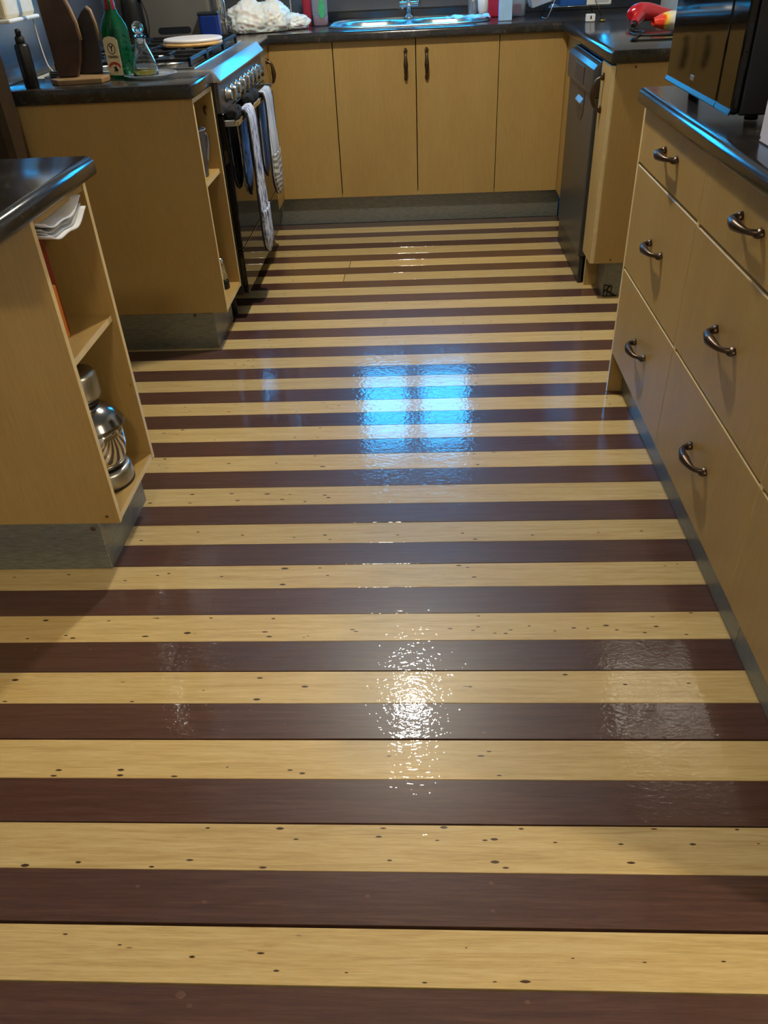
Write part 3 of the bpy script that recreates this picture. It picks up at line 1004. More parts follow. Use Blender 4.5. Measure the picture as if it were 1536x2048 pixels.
# round board resting on the grates
t = thing('round_board', 'round wooden board with a pale top resting on the hob', 'board', (-.835, -.895, .949))
def disc(bm, r0, r1, z0, z1, cx, cy, sx=1.0, sy=1.0):
    n0 = len(bm.verts)
    fs = lathe(bm, [(r0, z0), (r1, z0 + (z1 - z0) * .3), (r1, z0 + (z1 - z0) * .75), (r1 - .004, z1)], 40, (0, 0, 0))
    vs = set(v for f in fs for v in f.verts)
    for v in vs:
        v.co.x = cx + v.co.x * sx
        v.co.y = cy + v.co.y * sy
part('base', t, 'pale_wood', lambda bm: disc(bm, .112, .118, .9485, .961, -.835, -.895))
part('top', t, 'pale_top', lambda bm: disc(bm, .113, .116, .9612, .973, -.833, -.892))

# oven gloves and black cloth over the oven handle


def glove(name, label, yc, w, z_front, z_back, m, pocket_m, lean=0.0):
    g = thing(name, label, 'oven glove', (HX, yc, .748), group='oven gloves on the oven handle')
    top = .752
    path = [(HX - .020, z_back), (HX - .017, top - .03), (HX - .011, top + .003), (HX, top + .008), (HX + .011, top + .003), (HX + .017, top - .03), (HX + .022, z_front)]
    def at(s, pts):
        L = [0]
        for i in range(len(pts) - 1):
            L.append(L[-1] + math.hypot(pts[i + 1][0] - pts[i][0], pts[i + 1][1] - pts[i][1]))
        d = s * L[-1]
        for i in range(len(pts) - 1):
            if d <= L[i + 1] + 1e-9:
                k = (d - L[i]) / (L[i + 1] - L[i])
                return pts[i][0] + k * (pts[i + 1][0] - pts[i][0]), pts[i][1] + k * (pts[i + 1][1] - pts[i][1])
        return pts[-1]
    tot = (top - z_back) + (top - z_front)
    def wid(dist_end):
        return w / 2 * (1 if dist_end > w / 2 else math.sqrt(max(0.02, 1 - (1 - dist_end / (w / 2)) ** 2)))
    def P(u, v):
        x, z = at(u, path)
        hw = wid(min(u, 1 - u) * tot)
        yy = yc + (v * 2 - 1) * hw * (.78 + .22 * abs(u * 2 - 1)) + lean * (.75 - z) * (1 if u > .5 else .3)
        f = .004 * math.sin(v * 9 + u * 5) + .003 * noise.noise(Vector((u * 9, v * 4, yc * 7)))
        return (x + (f * min(1, (u - .5) * 8) if u > .5 else 0), yy, z)
    part('cloth', g, m, lambda bm: sheet(bm, P, 56, 12, .007))
    def Q(u, v):
        z = z_front + .004 + u * .17
        hw = wid(z - z_front)
        yy = yc + (v * 2 - 1) * hw * .97 + lean * (.75 - z)
        b = .010 * (1 - (v * 2 - 1) ** 2) * math.sin(min(1, u * 2.2) * PI / 2)
        return (HX + .031 + b, yy, z)
    part('pocket', g, pocket_m, lambda bm: sheet(bm, Q, 14, 10, .006))
    part('binding', g, 'black_cloth', lambda bm: tube(bm, [P(k / 56, 0) for k in range(57)], .0042, 6))
    return g


glove('oven_glove', 'pale flecked oven glove on the near half of the oven handle', -1.170, .165, .215, .47, 'mitt_fleck', 'mitt_fleck', .02)
glove('oven_glove', 'grey striped oven glove with patterned pocket on the far half of the oven handle', -.745, .205, .345, .42, 'mitt_stripe', 'mitt_zigzag', -.03)
t = thing('black_cloth', 'folded black cloth bunched behind the oven handle', 'cloth', (-.622, -1.12, .75))


def cloth_roll(bm, y0, y1, seed):
    n = 22
    pts, rad = [], []
    for k in range(n + 1):
        y = y0 + (y1 - y0) * k / n
        pts.append((-.622 + .003 * math.sin(k * 1.9 + seed), y, .764 + .003 * math.sin(k * .9)))
        rad.append((.021 + .0035 * math.sin(k * 2.1 + seed)) * (1 if 0 < k < n else .6))
    tube(bm, pts, rad, 14)


part('roll', t, 'black_cloth', lambda bm: cloth_roll(bm, -1.355, -1.255, 1))
part('roll', t, 'black_cloth', lambda bm: cloth_roll(bm, -1.05, -.86, 2))

# ================================================================== DISHWASHER
t = thing('dishwasher', 'dark grey dishwasher built in under the right return worktop', 'dishwasher', (.74, -.77, 0))
DN, DF = -1.086, -.488
box_part('body', t, 'dish_dark', .765, 1.31, DN + .004, DF - .004, .02, .852, .003)
box_part('door', t, 'dish_grey', .735, .764, DN, DF, .115, .725, .004, 2)
cp = part('control_panel', t, 'dish_grey', lambda bm: (prism(bm, [(.764, .727), (.728, .727), (.722, .735), (.722, .822), (.734, .838), (.764, .840)], 'y', DN, DF, .002), smooth_all(bm, 25)))
part('top_cover', t, 'dish_dark', lambda bm: bx(bm, .748, 1.30, DN, DF, .8405, .848, .002))
box_part('display', cp, 'dish_dark', .7195, .7221, -.90, -.70, .750, .812, .001)
part('grip_recess', t, 'dish_dark', lambda bm: lathe(bm, [(.085, .7335), (.080, .7352)], 24, (0, -.80, .690), 'x', sq=2.6))
part('grip_lip', t, 'satin_steel', lambda bm: (prism(bm, [(.7345, .668), (.7215, .672), (.7205, .676), (.7345, .694)], 'y', -.862, -.745, .001, seg=1)))
box_part('plinth', t, 'dish_dark', .742, .76, DN + .002, DF, .004, .113, .003)

# ================================================================== MICROWAVE AND BOX
t = thing('microwave', 'black microwave with mirror-dark door on the right bench', 'microwave', (.9, -2.38, WT))
MN, MF, MX, MZ0, MZ1 = -2.632, -2.105, .735, .922, 1.205
box_part('body', t, 'black_plastic', MX, 1.13, MN, MF, MZ0, MZ1, .004, 2)
box_part('door', t, 'black_glass', .716, MX - .001, -2.5295, MF, MZ0 + .002, MZ1 - .002, .006, 3)
cpn = box_part('control_panel', t, 'black_glass', .716, MX - .001, MN, -2.5325, MZ0 + .002, MZ1 - .002, .006, 3)
box_part('badge', t, 'satin_steel', .7148, .7165, -2.345, -2.318, .951, .961)
part('bottom_trim', t, 'trim_dark', lambda bm: prism(bm, [(.7165, .9365), (.7125, .926), (.713, .9235), (.7165, .9235)], 'y', -2.529, MF - .002))
part('bottom_trim', t, 'trim_dark', lambda bm: prism(bm, [(.7165, .9365), (.7125, .926), (.713, .9235), (.7165, .9235)], 'y', MN + .002, -2.533))
for x in (.78, 1.08):
    for y in (MN + .05, MF - .05):
        part('foot', t, 'black_rubber', lambda bm: lathe(bm, [(.014, .9065), (.014, .9225)], 12, (x, y, 0)))
t = thing('patterned_box', 'white box printed with black dashes at the right edge', 'box', (.79, -2.86, WT))
box_part('carton', t, 'dash_print', .722, .86, -2.93, -2.80, .9065, 1.06, .002)
box_part('lid', t, 'dash_print', .719, .863, -2.933, -2.797, 1.02, 1.064, .002)

# ================================================================== LEFT COUNTER OBJECTS
CT = .9102
t = thing('board_stand', 'slotted wooden stand holding the chopping boards', 'board stand', (-1.08, -1.52, CT))


def stand(bm):
    prism(bm, [(-1.165, -1.56), (-1.125, -1.605), (-.985, -1.585), (-.975, -1.535), (-1.0, -1.44), (-1.15, -1.44)], 'z', CT, CT + .016, .003)


part('base', t, 'stand_wood', stand)
for (x, y) in ((-1.150, -1.505), (-1.092, -1.510), (-1.10, -1.452)):
    part('peg', t, 'stand_wood', lambda bm: lathe(bm, [(.006, CT + .016), (.006, CT + .075), (.004, CT + .078)], 10, (x, y, 0)))
B1 = [(-1.142, .9275), (-1.146, .95), (-1.147, 1.006), (-1.150, 1.077), (-1.152, 1.145), (-1.148, 1.20), (-1.13, 1.25), (-1.10, 1.26), (-1.078, 1.22), (-1.064, 1.142), (-1.056, 1.121), (-1.045, 1.08), (-1.042, 1.031), (-1.058, .97), (-1.078, .9275)]
B2 = [(-1.085, .9275), (-1.085, 1.03), (-1.069, 1.072), (-1.042, 1.107), (-1.024, 1.118), (-1.013, 1.109), (-1.005, 1.074), (-1.003, 1.024), (-1.010, .966), (-1.018, .9275)]
for poly, yy, m, lab in ((B1, -1.545, 'walnut', 'tall dark live-edge chopping board, left one in the wooden stand'),
                         (B2, -1.482, 'walnut_dark', 'pointed smaller chopping board, right one in the wooden stand')):
    t = thing('chopping_board', lab, 'chopping board', (poly[0][0], yy, .9275), group='chopping boards in the stand')
    part('plank', t, m, lambda bm: prism(bm, poly, 'y', yy, yy + .020, .003))
    part('live_edge', t, 'bark_edge', lambda bm: tube(bm, [(x, yy + .010, z) for x, z in poly[4:-2]], .0055, 8))

# green bottle
BC = Vector((-.952, -1.452, CT))
t = thing('olive_oil_bottle', 'square green glass bottle with a red cap and cream label', 'bottle', BC, -.36)
def local(parent, name, m, fn, label=None):
    bm = bmesh.new(); fn(bm)
    o = obj(name, bm, m, parent)
    if label: o['label'] = label
    return o
local(t, 'glass_body', 'green_glass', lambda bm: lathe(bm, [(.029, .0005), (.0335, .004), (.0345, .012), (.0345, .137), (.032, .152), (.026, .168), (.017, .186), (.0145, .200), (.0145, .232)], 48, sq=7))
local(t, 'cap', 'wine_red', lambda bm: lathe(bm, [(.0165, .196), (.0168, .198), (.0168, .262), (.015, .265)], 24))
lb = local(t, 'label', 'label_cream', lambda bm: prism(bm, [(-.029, .010)] + [(.029, .010), (.029, .112)] + [(.029 * math.cos(a), .112 + .012 * math.sin(a)) for a in (PI * .25, PI * .5, PI * .75)] + [(-.029, .112)], 'y', -.0357, -.0347))
def ring(bm):
    n = 32
    for k in range(n):
        a, b = 2 * PI * k / n, 2 * PI * (k + 1) / n
        prism(bm, [(.0165 * math.cos(a), .0165 * math.sin(a)), (.0165 * math.cos(b), .0165 * math.sin(b)), (.0138 * math.cos(b), .0138 * math.sin(b)), (.0138 * math.cos(a), .0138 * math.sin(a))], 'y', -.0361, -.0356)
rg = local(lb, 'emblem_ring', 'ink', ring)
rg.location = (0, 0, .088)


def text_part(parent, txt, size, loc, m, bold=0.0):
    c = bpy.data.curves.new('lettering', 'FONT')
    c.body = txt
    c.size = size
    c.align_x = 'CENTER'
    c.align_y = 'CENTER'
    c.offset = bold
    c.extrude = .0002
    tmp = bpy.data.objects.new('tmp_text', c)
    COL.objects.link(tmp)
    dg = bpy.context.evaluated_depsgraph_get()
    me = bpy.data.meshes.new_from_object(tmp.evaluated_get(dg))
    bpy.data.objects.remove(tmp)
    me.name = 'lettering'
    me.materials.clear()
    me.materials.append(mat(m))
    o = bpy.data.objects.new('lettering', me)
    COL.objects.link(o)
    o.parent = parent
    o.location = loc
    o.rotation_euler = (PI / 2, 0, 0)
    return o


text_part(lb, 'Y', .026, (0, -.0360, .088), 'ink', .0008)
text_part(lb, 'YBARRA', .0115, (0, -.0360, .064), 'ink', .0003)
arc = local(lb, 'picture_band', 'ink_red', lambda bm: prism(bm, [(.024 * math.cos(PI * k / 12), .036 + .014 * math.sin(PI * k / 12)) for k in range(13)] + [(.024 * math.cos(PI * k / 12) * .8, .030 + .012 * math.sin(PI * k / 12)) for k in range(12, -1, -1)], 'y', -.0361, -.0356))
local(lb, 'picture', 'ink', lambda bm: prism(bm, [(-.008, .018), (-.003, .030), (-.011, .036), (.001, .034), (.004, .042), (.008, .030), (.013, .024), (.005, .022), (.007, .014), (.0, .024)], 'y', -.0361, -.0356))
local(t, 'embossing', 'green_glass', lambda bm: [tube(bm, [(.0347, -.012, .12 - k * .018), (.0353, -.004, .127 - k * .018), (.0353, .006, .118 - k * .018), (.0347, .012, .124 - k * .018)], .0014, 6, smooth_path=3) for k in range(5)])

# cruet on its saucer
t = tag(obj('glass_saucer', (lambda bm: (lathe(bm, [(.001, CT), (.055, CT), (.070, CT + .004), (.088, CT + .011), (.0895, CT + .012), (.088, CT + .0135), (.069, CT + .0075), (.055, CT + .004), (.001, CT + .0035)], 48, (0, 0, 0)), bm)[1])(bmesh.new()), 'clear_plastic', None, (-.845, -1.492, 0)),
        'clear glass saucer under the oil cruet', 'saucer')
z0 = CT + .0042
t = thing('oil_cruet', 'clear glass oil cruet with a ball stopper on the saucer', 'cruet', (-.858, -1.500, z0))
t.scale = (1.16, 1.16, 1.12)
local(t, 'bottle', 'glass', lambda bm: lathe(bm, [(.001, 0), (.030, 0), (.036, .003), (.037, .015), (.033, .040), (.024, .065), (.0165, .085), (.0155, .098), (.0185, .105), (.0170, .105), (.0135, .098), (.0145, .085), (.022, .064), (.0305, .040), (.0345, .016), (.033, .006), (.001, .005)], 40))
local(t, 'oil', 'oil', lambda bm: lathe(bm, [(.001, .0055), (.0325, .0065), (.0342, .016), (.001, .016)], 32))
local(t, 'stopper', 'glass', lambda bm: lathe(bm, [(.001, .085), (.009, .086), (.012, .105), (.014, .107), (.010, .112)] + [(.0165 * math.sin(a), .126 - .0165 * math.cos(a)) for a in [PI * (.2 + .8 * k / 10) for k in range(10)]] + [(.0005, .1425)], 32))

# black pump spray bottle
t = thing('spray_bottle', 'black spray bottle by the brown door frame', 'bottle', (-1.205, -1.625, CT))
local(t, 'body', 'black_plastic', lambda bm: lathe(bm, [(.020, .0005), (.0225, .003), (.0225, .118), (.020, .124), (.012, .128)], 28))
local(t, 'collar', 'black_rubber', lambda bm: lathe(bm, [(.0145, .122), (.0145, .143), (.011, .146)], 24))
local(t, 'nozzle', 'black_plastic', lambda bm: [lathe(bm, [(.0085, .144), (.0085, .162), (.006, .166)], 16), tube(bm, [(0, 0, .158), (.014, -.012, .158)], [.004, .003], 8)])
# cream wall-mounted box with a hanging cord
t = thing('wall_box', 'cream wall-mounted box with a rounded lip above the spray bottle', 'box', (-1.25, -1.53, 1.09))
box_part('case', t, 'cream', XL + .0065, -1.212, -1.655, -1.43, 1.103, 1.36, .012, 3)
box_part('lip', t, 'white_plastic', XL + .0065, -1.204, -1.662, -1.422, 1.092, 1.104, .005, 2)
part('cord', t, 'cream', lambda bm: tube(bm, [(-1.225, -1.435, 1.095), (-1.222, -1.44, 1.03), (-1.21, -1.45, .96), (-1.19, -1.46, .935)], .0022, 8, smooth_path=5))
t = thing('power_plug', 'black plug lying at the end of the cream cord', 'plug', (-1.18, -1.46, CT))
part('body', t, 'black_plastic', lambda bm: (bx(bm, -1.20, -1.165, -1.48, -1.44, CT + .0003, CT + .028, .005, 2)))
part('rib', t, 'steel', lambda bm: [bx(bm, -1.201, -1.164, -1.481, -1.439, CT + .007 + k * .007, CT + .0095 + k * .007, .0008) for k in range(3)])

# ================================================================== BACK COUNTER OBJECTS
BT = .9082
t = thing('bread_bin', 'grey brushed steel bread bin with a dark slot handle in the back left corner', 'bread bin', (-1.09, 0, BT))
part('case', t, 'bin_grey', lambda bm: bx(bm, -1.300, -.912, -.17, .06, BT + .004, 1.19, .014, 4))
part('slot', t, 'splash_dark', lambda bm: prism(bm, [(-1.158 + .0 + .014 * math.cos(a), .948 + .014 * math.sin(a)) for a in [PI / 2 + PI * k / 8 for k in range(9)]] + [(-1.028 + .014 * math.cos(a), .948 + .014 * math.sin(a)) for a in [-PI / 2 + PI * k / 8 for k in range(9)]], 'y', -.1716, -.1690))
for x in (-1.26, -.945):
    for y in (-.13, .06):
        part('foot', t, 'black_rubber', lambda bm: lathe(bm, [(.012, BT), (.012, BT + .006)], 10, (x, y, 0)))
t = thing('electric_kettle', 'tall black kettle with looping cord left of the bread bin', 'kettle', (-1.235, -.31, BT))
local(t, 'body', 'black_plastic', lambda bm: lathe(bm, [(.050, .0005), (.052, .01), (.046, .16), (.040, .22), (.02, .232)], 32))
local(t, 'spout', 'black_plastic', lambda bm: tube(bm, [(.038, -.01, .17), (.058, -.015, .205)], [.014, .008], 10))
local(t, 'cord', 'black_rubber', lambda bm: tube(bm, [(.05, -.02, .01), (.068, -.03, .05), (.072, -.03, .11), (.058, -.03, .17), (.045, -.02, .2)], .003, 8, smooth_path=6))
t = thing('blue_tub', 'dark blue plastic tub in front of the bread bin', 'tub', (-.93, -.20, BT))
part('tub', t, 'blue_plastic', lambda bm: bx(bm, -.958, -.862, -.245, -.178, BT + .0003, 1.016, .016, 4))
part('rim', t, 'splash_dark', lambda bm: bx(bm, -.960, -.860, -.247, -.176, 1.004, 1.020, .0075, 3))
t = thing('steel_canister', 'tall chrome canister with a wire clasp behind the blue tub', 'canister', (-.878, -.128, BT))
local(t, 'cylinder', 'mirror_steel', lambda bm: lathe(bm, [(.028, .0003), (.029, .003), (.029, .19), (.027, .195), (.001, .197)], 36))
local(t, 'clasp', 'chrome', lambda bm: tube(bm, [(.024, -.018, .16), (.034, -.026, .14), (.032, -.026, .09), (.024, -.020, .07)], .0035, 8, smooth_path=4))

# crumpled carrier bag
t = thing('carrier_bag', 'crumpled white plastic carrier bag on the back left worktop', 'bag', (-.72, .05, BT))


def crumple(bm, c, r, seed, amp, sub=5, folds=14.0):
    tmp = bmesh.new()
    bmesh.ops.create_icosphere(tmp, subdivisions=sub, radius=1.0)
    for v in tmp.verts:
        p = v.co.normalized()
        q = p * 2.1 + Vector((seed, seed * .7, 0))
        n1 = noise.noise(q)
        rid = 1 - abs(noise.noise(q * 1.9 + Vector((3, 1, 2)))) * 2
        rid2 = 1 - abs(noise.noise(q * 4.2 + Vector((7, 5, 2)))) * 2
        k = 1 + amp * (.6 * n1 + .42 * rid * abs(rid) + .16 * rid2)
        v.co = Vector((c[0] + p.x * r[0] * k, c[1] + p.y * r[1] * k, max(BT + .0006 + .002 * (1 + n1), c[2] + p.z * r[2] * k)))
    for f in tmp.faces:
        f.smooth = True
    merge(bm, tmp)


part('body', t, 'carrier_bag', lambda bm: crumple(bm, (-.770, .04, BT + .052), (.108, .085, .078), 1.3, .28))
part('bulge', t, 'carrier_bag', lambda bm: crumple(bm, (-.665, .06, BT + .050), (.085, .085, .076), 4.7, .26))
part('tail', t, 'carrier_bag', lambda bm: crumple(bm, (-.575, .12, BT + .028), (.085, .055, .038), 8.2, .34))


def bottle(label, x, y, w, d, h, m, extras):
    t = thing('soap_bottle', label, 'bottle', (x, y, BT), group='soap bottles by the sink')
    local(t, 'body', m, lambda bm: (lambda fs: [setattr(v.co, 'y', v.co.y * d / w) for v in set(v for f in fs for v in f.verts)])(lathe(bm, [(w * .42, .0004), (w * .48, .004), (w * .5, .03), (w * .5, h * .75), (w * .40, h * .9), (w * .18, h), (w * .18, h + .02)], 32, sq=3)))
    local(t, 'cap', 'white_plastic', lambda bm: lathe(bm, [(w * .2, h + .012), (w * .2, h + .045), (w * .12, h + .05)], 20))
    for e in extras:
        e(t)
    return t


bottle('red soap bottle behind the carrier bag', -.512, .30, .045, .03, .17, 'red_plastic', [])
bottle('clear soap bottle with a green label and pink soap by the sink', -.440, .245, .078, .045, .17, 'clear_plastic', [
    lambda t: local(t, 'soap', 'pink_liquid', lambda bm: bx(bm, -.033, .033, -.018, .018, .004, .042, .008, 2)),
    lambda t: local(t, 'label', 'green_label', lambda bm: prism(bm, [(.012 + .017 * math.cos(2 * PI * k / 20), .075 + .042 * math.sin(2 * PI * k / 20)) for k in range(20)], 'y', -.0252, -.0235))])
# crumpled cloth on the sink's right end
t = thing('dish_cloth', 'wrinkled pale dish cloth lying on the right end of the sink', 'cloth', (.31, .18, .915))
part('cloth', t, 'carton_glow_blue', lambda bm: sheet(bm, lambda u, v: (.20 + u * .22, .10 + v * .15, .9205 + .009 * abs(noise.noise(Vector((u * 6, v * 5, 1.3)))) + .003 * math.sin(u * 17 + v * 4)), 36, 24, .002))

# cutlery glass, cup, red box, carton, clear tub
t = thing('cutlery_jar', 'clear jar with cutlery between the tap and the red container', 'jar', (.352, .445, BT))
local(t, 'jar', 'clear_plastic', lambda bm: lathe(bm, [(.001, .0004), (.026, .0004), (.028, .004), (.029, .11), (.027, .11), (.026, .006), (.001, .005)], 28))
for k, (dx, dy) in enumerate(((-.008, 0), (.006, -.006))):
    local(t, 'fork', 'chrome', lambda bm: [tube(bm, [(dx, dy, .008), (dx * 1.2, dy, .03), (dx * 1.6, dy, .10), (dx * 2, dy, .15)], [.006, .007, .002, .004], 8, smooth_path=4, flat=.35)])
t = thing('white_cup', 'pale cup standing next to the red container', 'cup', (.405, .405, BT))
local(t, 'cup', 'white_plastic', lambda bm: lathe(bm, [(.001, .0004), (.024, .0004), (.031, .03), (.034, .09), (.0325, .09), (.029, .03), (.001, .005)], 32))
local(t, 'handle', 'white_plastic', lambda bm: tube(bm, [(.030, -.012, .07), (.046, -.02, .06), (.044, -.02, .035), (.028, -.012, .025)], .004, 8, smooth_path=4))
t = thing('red_container', 'red plastic container on the worktop right of the sink', 'container', (.452, .29, BT))
box_part('tub', t, 'red_plastic', .418, .488, .265, .325, BT + .0003, 1.03, .006, 2)
box_part('lid', t, 'white_plastic', .416, .490, .263, .327, 1.03, 1.045, .004, 2)
t = thing('pale_carton', 'pale carton with blue window glow in its colour, at the front of the worktop', 'carton', (.484, .05, BT))
box_part('carton', t, 'carton_glow_blue', .454, .516, .022, .072, BT + .0003, 1.055, .002)
part('fold_top', t, 'carton_glow_blue', lambda bm: prism(bm, [(.454, 1.0552), (.516, 1.0552), (.490, 1.08), (.480, 1.08)], 'y', .040, .054))
t = thing('clear_tub', 'clear plastic tub with a pink tint beside the pale carton', 'tub', (.568, .27, BT))
local(t, 'tub', 'clear_plastic', lambda bm: lathe(bm, [(.001, .0004), (.034, .0004), (.038, .004), (.043, .078), (.045, .08), (.041, .078), (.036, .006), (.001, .004)], 32, sq=5))
local(t, 'contents', 'red_plastic', lambda bm: bx(bm, -.030, .018, -.02, .02, .006, .05, .008, 2))

# wire dish rack with trays
t = thing('dish_rack', 'folding wire dish rack at the back right corner', 'dish rack', (.8, .03, BT))
def wire(bm, *p, r=.0028):
    tube(bm, p, r, 8)
z = BT + .003
part('leg_frame', t, 'chrome', lambda bm: wire(bm, (.664, .040, z + .004), (.672, .035, z), (.690, .030, z), (.742, .012, 1.045), (.742, .20, 1.045), (.690, .26, z)))
part('leg_frame', t, 'chrome', lambda bm: wire(bm, (.945, .012, z), (.872, .010, 1.045), (.872, .20, 1.045), (.945, .26, z)))
for k in range(4):
    part('wire', t, 'chrome', lambda bm: wire(bm, (.690 + .012 * k, .03 + .06 * k, .955), (.985, .03 + .06 * k, .955), r=.002))
trays = (('clear_tray', 'clear dented tray leaning at the left of the dish rack', 'clear_plastic', .612, .735, .105, .972, .28),
         ('blue_tray', 'blue tray lying in the dish rack', 'blue_tray', .748, .866, .105, .9575, 0.0),
         ('white_tray', 'white printed tray at the right of the dish rack', 'white_plastic', .874, .985, .105, .9575, 0.0))
for nm, lab, m, a, b, yy, zz, tl in trays:
    t = thing(nm, lab, 'tray', ((a + b) / 2, yy, zz), group='trays drying in the rack')
    def tray(bm):
        tmp = bmesh.new()
        w = (b - a) / 2
        bx(tmp, -w, w, -.075, .075, 0, .004, .0015)
        for s in (-1, 1):
            bx(tmp, s * w - .003, s * w + .003, -.075, .075, 0, .045, .0015)
            bx(tmp, -w, w, s * .075 - .003, s * .075 + .003, 0, .045, .0015)
        merge(bm, tmp, 0, Matrix.Rotation(-tl, 4, 'Y'))
    local(t, 'tray', m, tray)
    if nm == 'white_tray':
        local(t, 'print', 'paper_grey', lambda bm: bx(bm, -.02, .045, -.0792, -.078, .008, .038, .0004))
t = thing('small_white_box', 'small white block with a dark slot on the right return worktop', 'box', (.85, -.20, BT))
box_part('block', t, 'white_plastic', .832, .872, -.222, -.190, BT + .0003, .938, .003, 2)
box_part('slot', t, 'ink', .849, .855, -.2232, -.2215, BT + .010, .932, .0005)
t = thing('gold_ring', 'small gold ring lying near the white block', 'ring', (.905, -.222, BT))
local(t, 'band', 'gold', lambda bm: tube(bm, [(.010 * math.cos(2 * PI * k / 20), .010 * math.sin(2 * PI * k / 20), .004) for k in range(20)], .0032, 8, close=True))

# red hand-held appliance with cord
t = thing('red_appliance', 'glossy red hand-held appliance with a downward nozzle on the right return', 'appliance', (1.02, -.5, BT))
part('body', t, 'red_gloss', lambda bm: tube(bm, [(.960, -.53, .948), (.972, -.52, .953), (1.0, -.51, .957), (1.04, -.50, .957), (1.09, -.50, .949), (1.135, -.50, .940), (1.16, -.50, .937)], [.016, .030, .037, .034, .027, .021, .012], 22, smooth_path=5))
part('nozzle', t, 'red_gloss', lambda bm: tube(bm, [(1.0, -.525, .948), (.978, -.565, .934), (.965, -.595, .925)], [.026, .020, .015], 18, smooth_path=4))
part('tip', t, 'black_plastic', lambda bm: tube(bm, [(.966, -.595, .9255), (.955, -.622, .9185)], [.0125, .009], 14))
part('clip', t, 'iron', lambda bm: tube(bm, [(.950, -.62, .912), (.936, -.655, .913), (.952, -.67, .913), (.966, -.655, .913)], .003, 8, smooth_path=4))
t = thing('loose_black_cord', 'black power cord looped on the right return worktop', 'cord', (.95, -.95, BT))  # plain black power cord lying loose on the worktop
part('cable', t, 'black_rubber', lambda bm: tube(bm, [(1.12, -.90, BT + .004), (1.02, -.93, BT + .004), (.93, -.90, BT + .004), (.905, -.80, BT + .004), (.935, -.74, BT + .004), (.96, -.80, BT + .004), (.92, -.90, BT + .005), (.862, -1.05, BT + .004), (.90, -1.075, BT + .004), (1.0, -1.075, BT + .004), (1.14, -1.05, BT + .004)], .0038, 8, smooth_path=6))
part('plug', t, 'black_plastic', lambda bm: bx(bm, .85, .878, -1.075, -1.048, BT + .0003, BT + .012, .004, 2))
t = thing('snack_packet', 'crinkled red and yellow foil packet next to the microwave', 'packet', (1.06, -.80, BT))
def packet(bm):
    def P(u, v):
        a = 2 * PI * v
        w = .042 * math.sin(PI * min(1, .12 + u)) ** .5
        h = .036 * math.sin(PI * min(.98, .08 + u * .9)) ** .7
        n = 1 + .16 * noise.noise(Vector((u * 6, math.cos(a) * 2, math.sin(a) * 2)))
        return (-.07 + u * .22, w * math.cos(a) * n, .037 + h * math.sin(a) * n * .98)
    sheet(bm, P, 28, 28)
    bmesh.ops.remove_doubles(bm, verts=bm.verts, dist=.0003)
local(t, 'wrapper', 'packet_print', packet)

# ================================================================== THINGS ON THE SHELVES
t = thing('paper_stack', 'stack of sagging white envelopes at the top of the near open shelf', 'papers', (-.78, -2.84, .80))
# a slim wire rack keeps the papers under the worktop
def sag(u, v, z, amp, dx):
    return (-.90 + u * (.245 + dx), -2.974 + v * .20, z - amp * math.sin(PI * v) * (.4 + .6 * u) + .004 * math.sin(v * 11 + u * 3))
for k, (z, am, dx, m) in enumerate(((.842, .020, .000, 'paper'), (.832, .022, -.010, 'paper_grey'), (.825, .021, -.004, 'paper_grey'), (.819, .020, .006, 'paper'))):
    part('envelope', t, m, lambda bm: sheet(bm, lambda u, v: sag(u, v, z, am, dx), 10, 20, .0022))
part('holder', t, 'satin_steel', lambda bm: [tube(bm, [(x, -2.978, .853), (x, -2.976, .812), (x, -2.88, .797), (x, -2.77, .806), (x, -2.712, .853)], .0016, 6, smooth_path=3) for x in (-.86, -.78)])
t = thing('shelf_knob', 'small dark knob inside the top of the near open shelf', 'knob', (-.72, -2.708, .80))
part('knob', t, 'bronze', lambda bm: lathe(bm, [(.003, -2.7083), (.003, -2.716), (.007, -2.720), (.006, -2.725), (.001, -2.727)], 14, (-.725, 0, .806), 'y'))
for lab, m, ya, yb, xx, h in (('thin dark red book leaning inside the near open shelf', 'book_red', -2.828, -2.803, -.748, .225),
                              ('thin orange book beside the dark red book in the near open shelf', 'book_orange', -2.852, -2.830, -.738, .120)):
    t = thing('book', lab, 'book', (-.78, ya, .5562), group='books on the near shelf')
    part('cover', t, m, lambda bm: bx(bm, xx - .17, xx, ya, yb, .5563, .5563 + h, .0015))
    part('pages', t, 'paper', lambda bm: bx(bm, xx - .1706, xx - .003, ya + .003, yb - .003, .5575, .5563 + h + .0006, .0003))

# steel grinder with dome lid and mirror bowl
GB = KZ + .0204
t = thing('steel_grinder', 'steel appliance with dome lid and mirror bowl on the bottom shelf', 'grinder', (-.752, -2.835, GB))
local(t, 'base', 'satin_steel', lambda bm: lathe(bm, [(.066, .0), (.070, .006), (.070, .040), (.064, .048), (.058, .049)], 48))
local(t, 'base_foot', 'black_rubber', lambda bm: lathe(bm, [(.0705, .0002), (.0712, .004), (.0705, .006)], 48))
local(t, 'bowl', 'mirror_steel', lambda bm: lathe(bm, [(.050, .052), (.058, .056), (.068, .080), (.073, .110), (.072, .140), (.069, .163)], 56))
local(t, 'dome_lid', 'lid_steel', lambda bm: lathe(bm, [(.072, .160), (.081, .163), (.082, .167), (.078, .172), (.073, .184), (.060, .200), (.042, .212), (.036, .214), (.034, .218)], 56))
local(t, 'neck', 'black_plastic', lambda bm: lathe(bm, [(.033, .215), (.031, .228)], 32))
local(t, 'motor_cap', 'satin_steel', lambda bm: lathe(bm, [(.028, .226), (.044, .240), (.046, .246), (.046, .296), (.040, .306), (.001, .308)], 40))

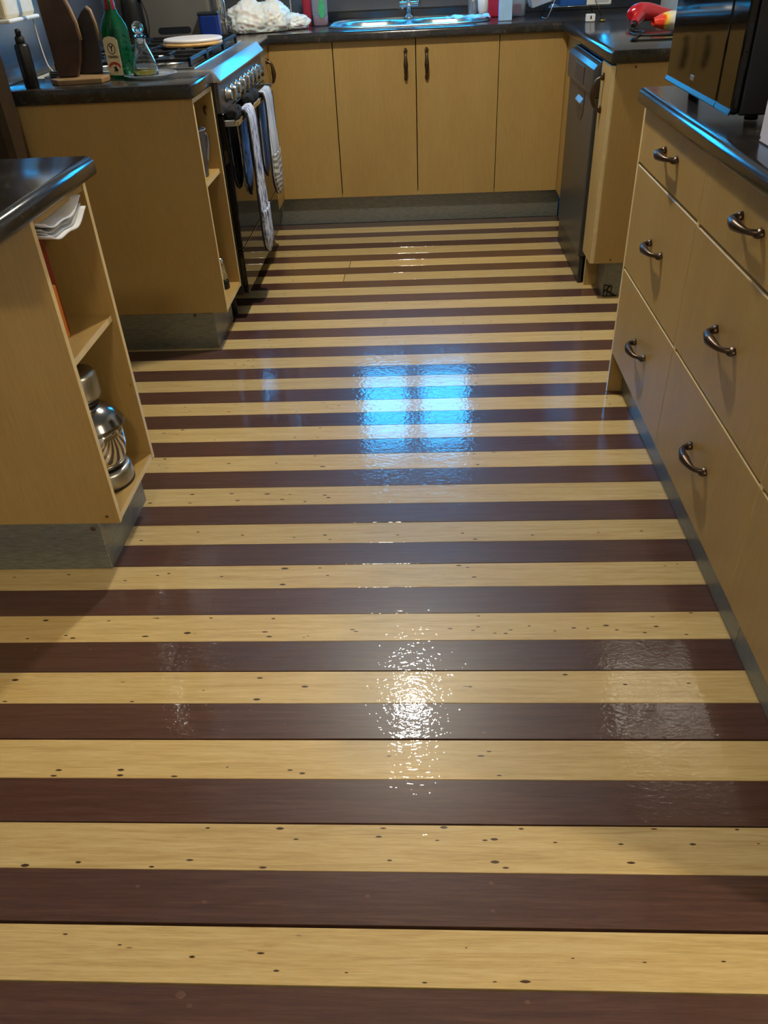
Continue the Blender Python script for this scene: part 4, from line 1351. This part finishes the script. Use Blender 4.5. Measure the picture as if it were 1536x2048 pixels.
# far open shelf: jug and small gadget
t = thing('measuring_jug', 'clear plastic jug standing on the shelf beside the stove', 'jug', (-.735, -1.515, .5945))
local(t, 'jug', 'smoky_plastic', lambda bm: lathe(bm, [(.001, .0003), (.036, .0003), (.038, .003), (.047, .15), (.049, .152), (.045, .151), (.036, .006), (.001, .005)], 32))
local(t, 'handle', 'smoky_plastic', lambda bm: tube(bm, [(.03, .036, .13), (.034, .062, .125), (.034, .066, .09), (.028, .05, .045), (.026, .032, .04)], .005, 8, smooth_path=4))
local(t, 'rim', 'smoky_plastic', lambda bm: tube(bm, [(.048 * math.cos(2 * PI * k / 28), .048 * math.sin(2 * PI * k / 28), .152) for k in range(28)], .003, 8, close=True))
t = thing('salt_grinder', 'small steel and black grinder on the bottom shelf beside the stove', 'grinder', (-.722, -1.470, GB))
local(t, 'base', 'black_plastic', lambda bm: lathe(bm, [(.021, .0003), (.023, .003), (.022, .030), (.018, .034)], 24))
local(t, 'body', 'mirror_steel', lambda bm: lathe(bm, [(.018, .034), (.020, .05), (.015, .085), (.016, .10), (.010, .12)], 24))
local(t, 'ring', 'chrome', lambda bm: tube(bm, [(.022 * math.cos(2 * PI * k / 20), -.016, .055 + .018 * math.sin(2 * PI * k / 20)) for k in range(20)], .002, 6, close=True))
t = thing('cabinet_hook', 'small dark hook fixed inside the shelf beside the stove', 'hook', (-.70, -1.405, .79))
part('hook', t, 'bronze', lambda bm: tube(bm, [(-.700, -1.4045, .80), (-.700, -1.42, .80), (-.698, -1.428, .79), (-.697, -1.425, .778)], [.005, .004, .004, .0025], 8, smooth_path=4))

# ================================================================== LAMPS


def ceiling_lamp(label, x, y, r, power, color):
    t = thing('ceiling_lamp', label, 'lamp', (x, y, ZC))
    local(t, 'base', 'white_plastic', lambda bm: lathe(bm, [(r * .95, -.0005), (r * .95, -.03), (r * .9, -.032)], 40))
    local(t, 'rim', 'chrome', lambda bm: tube(bm, [(r * .97 * math.cos(2 * PI * k / 40), r * .97 * math.sin(2 * PI * k / 40), -.03) for k in range(40)], .006, 8, close=True))
    l = bpy.data.lights.new('lamp_light', 'AREA')
    l.shape = 'DISK'
    l.size = r * 1.8
    l.energy = power
    l.color = color
    o = bpy.data.objects.new('lamp_light', l)
    COL.objects.link(o)
    o.parent = t
    o.location = (0, 0, -.038)
    return t


ceiling_lamp('round ceiling lamp over the kitchen floor', -.03, -1.42, .075, LAMP_KITCHEN, COOL_WHITE)
ceiling_lamp('round ceiling lamp behind the camera', -.20, -4.95, .17, LAMP_REAR, WARM)
ceiling_lamp('round ceiling lamp in the room to the right of the camera', 1.95, -4.47, .12, LAMP_SIDE, WARM)
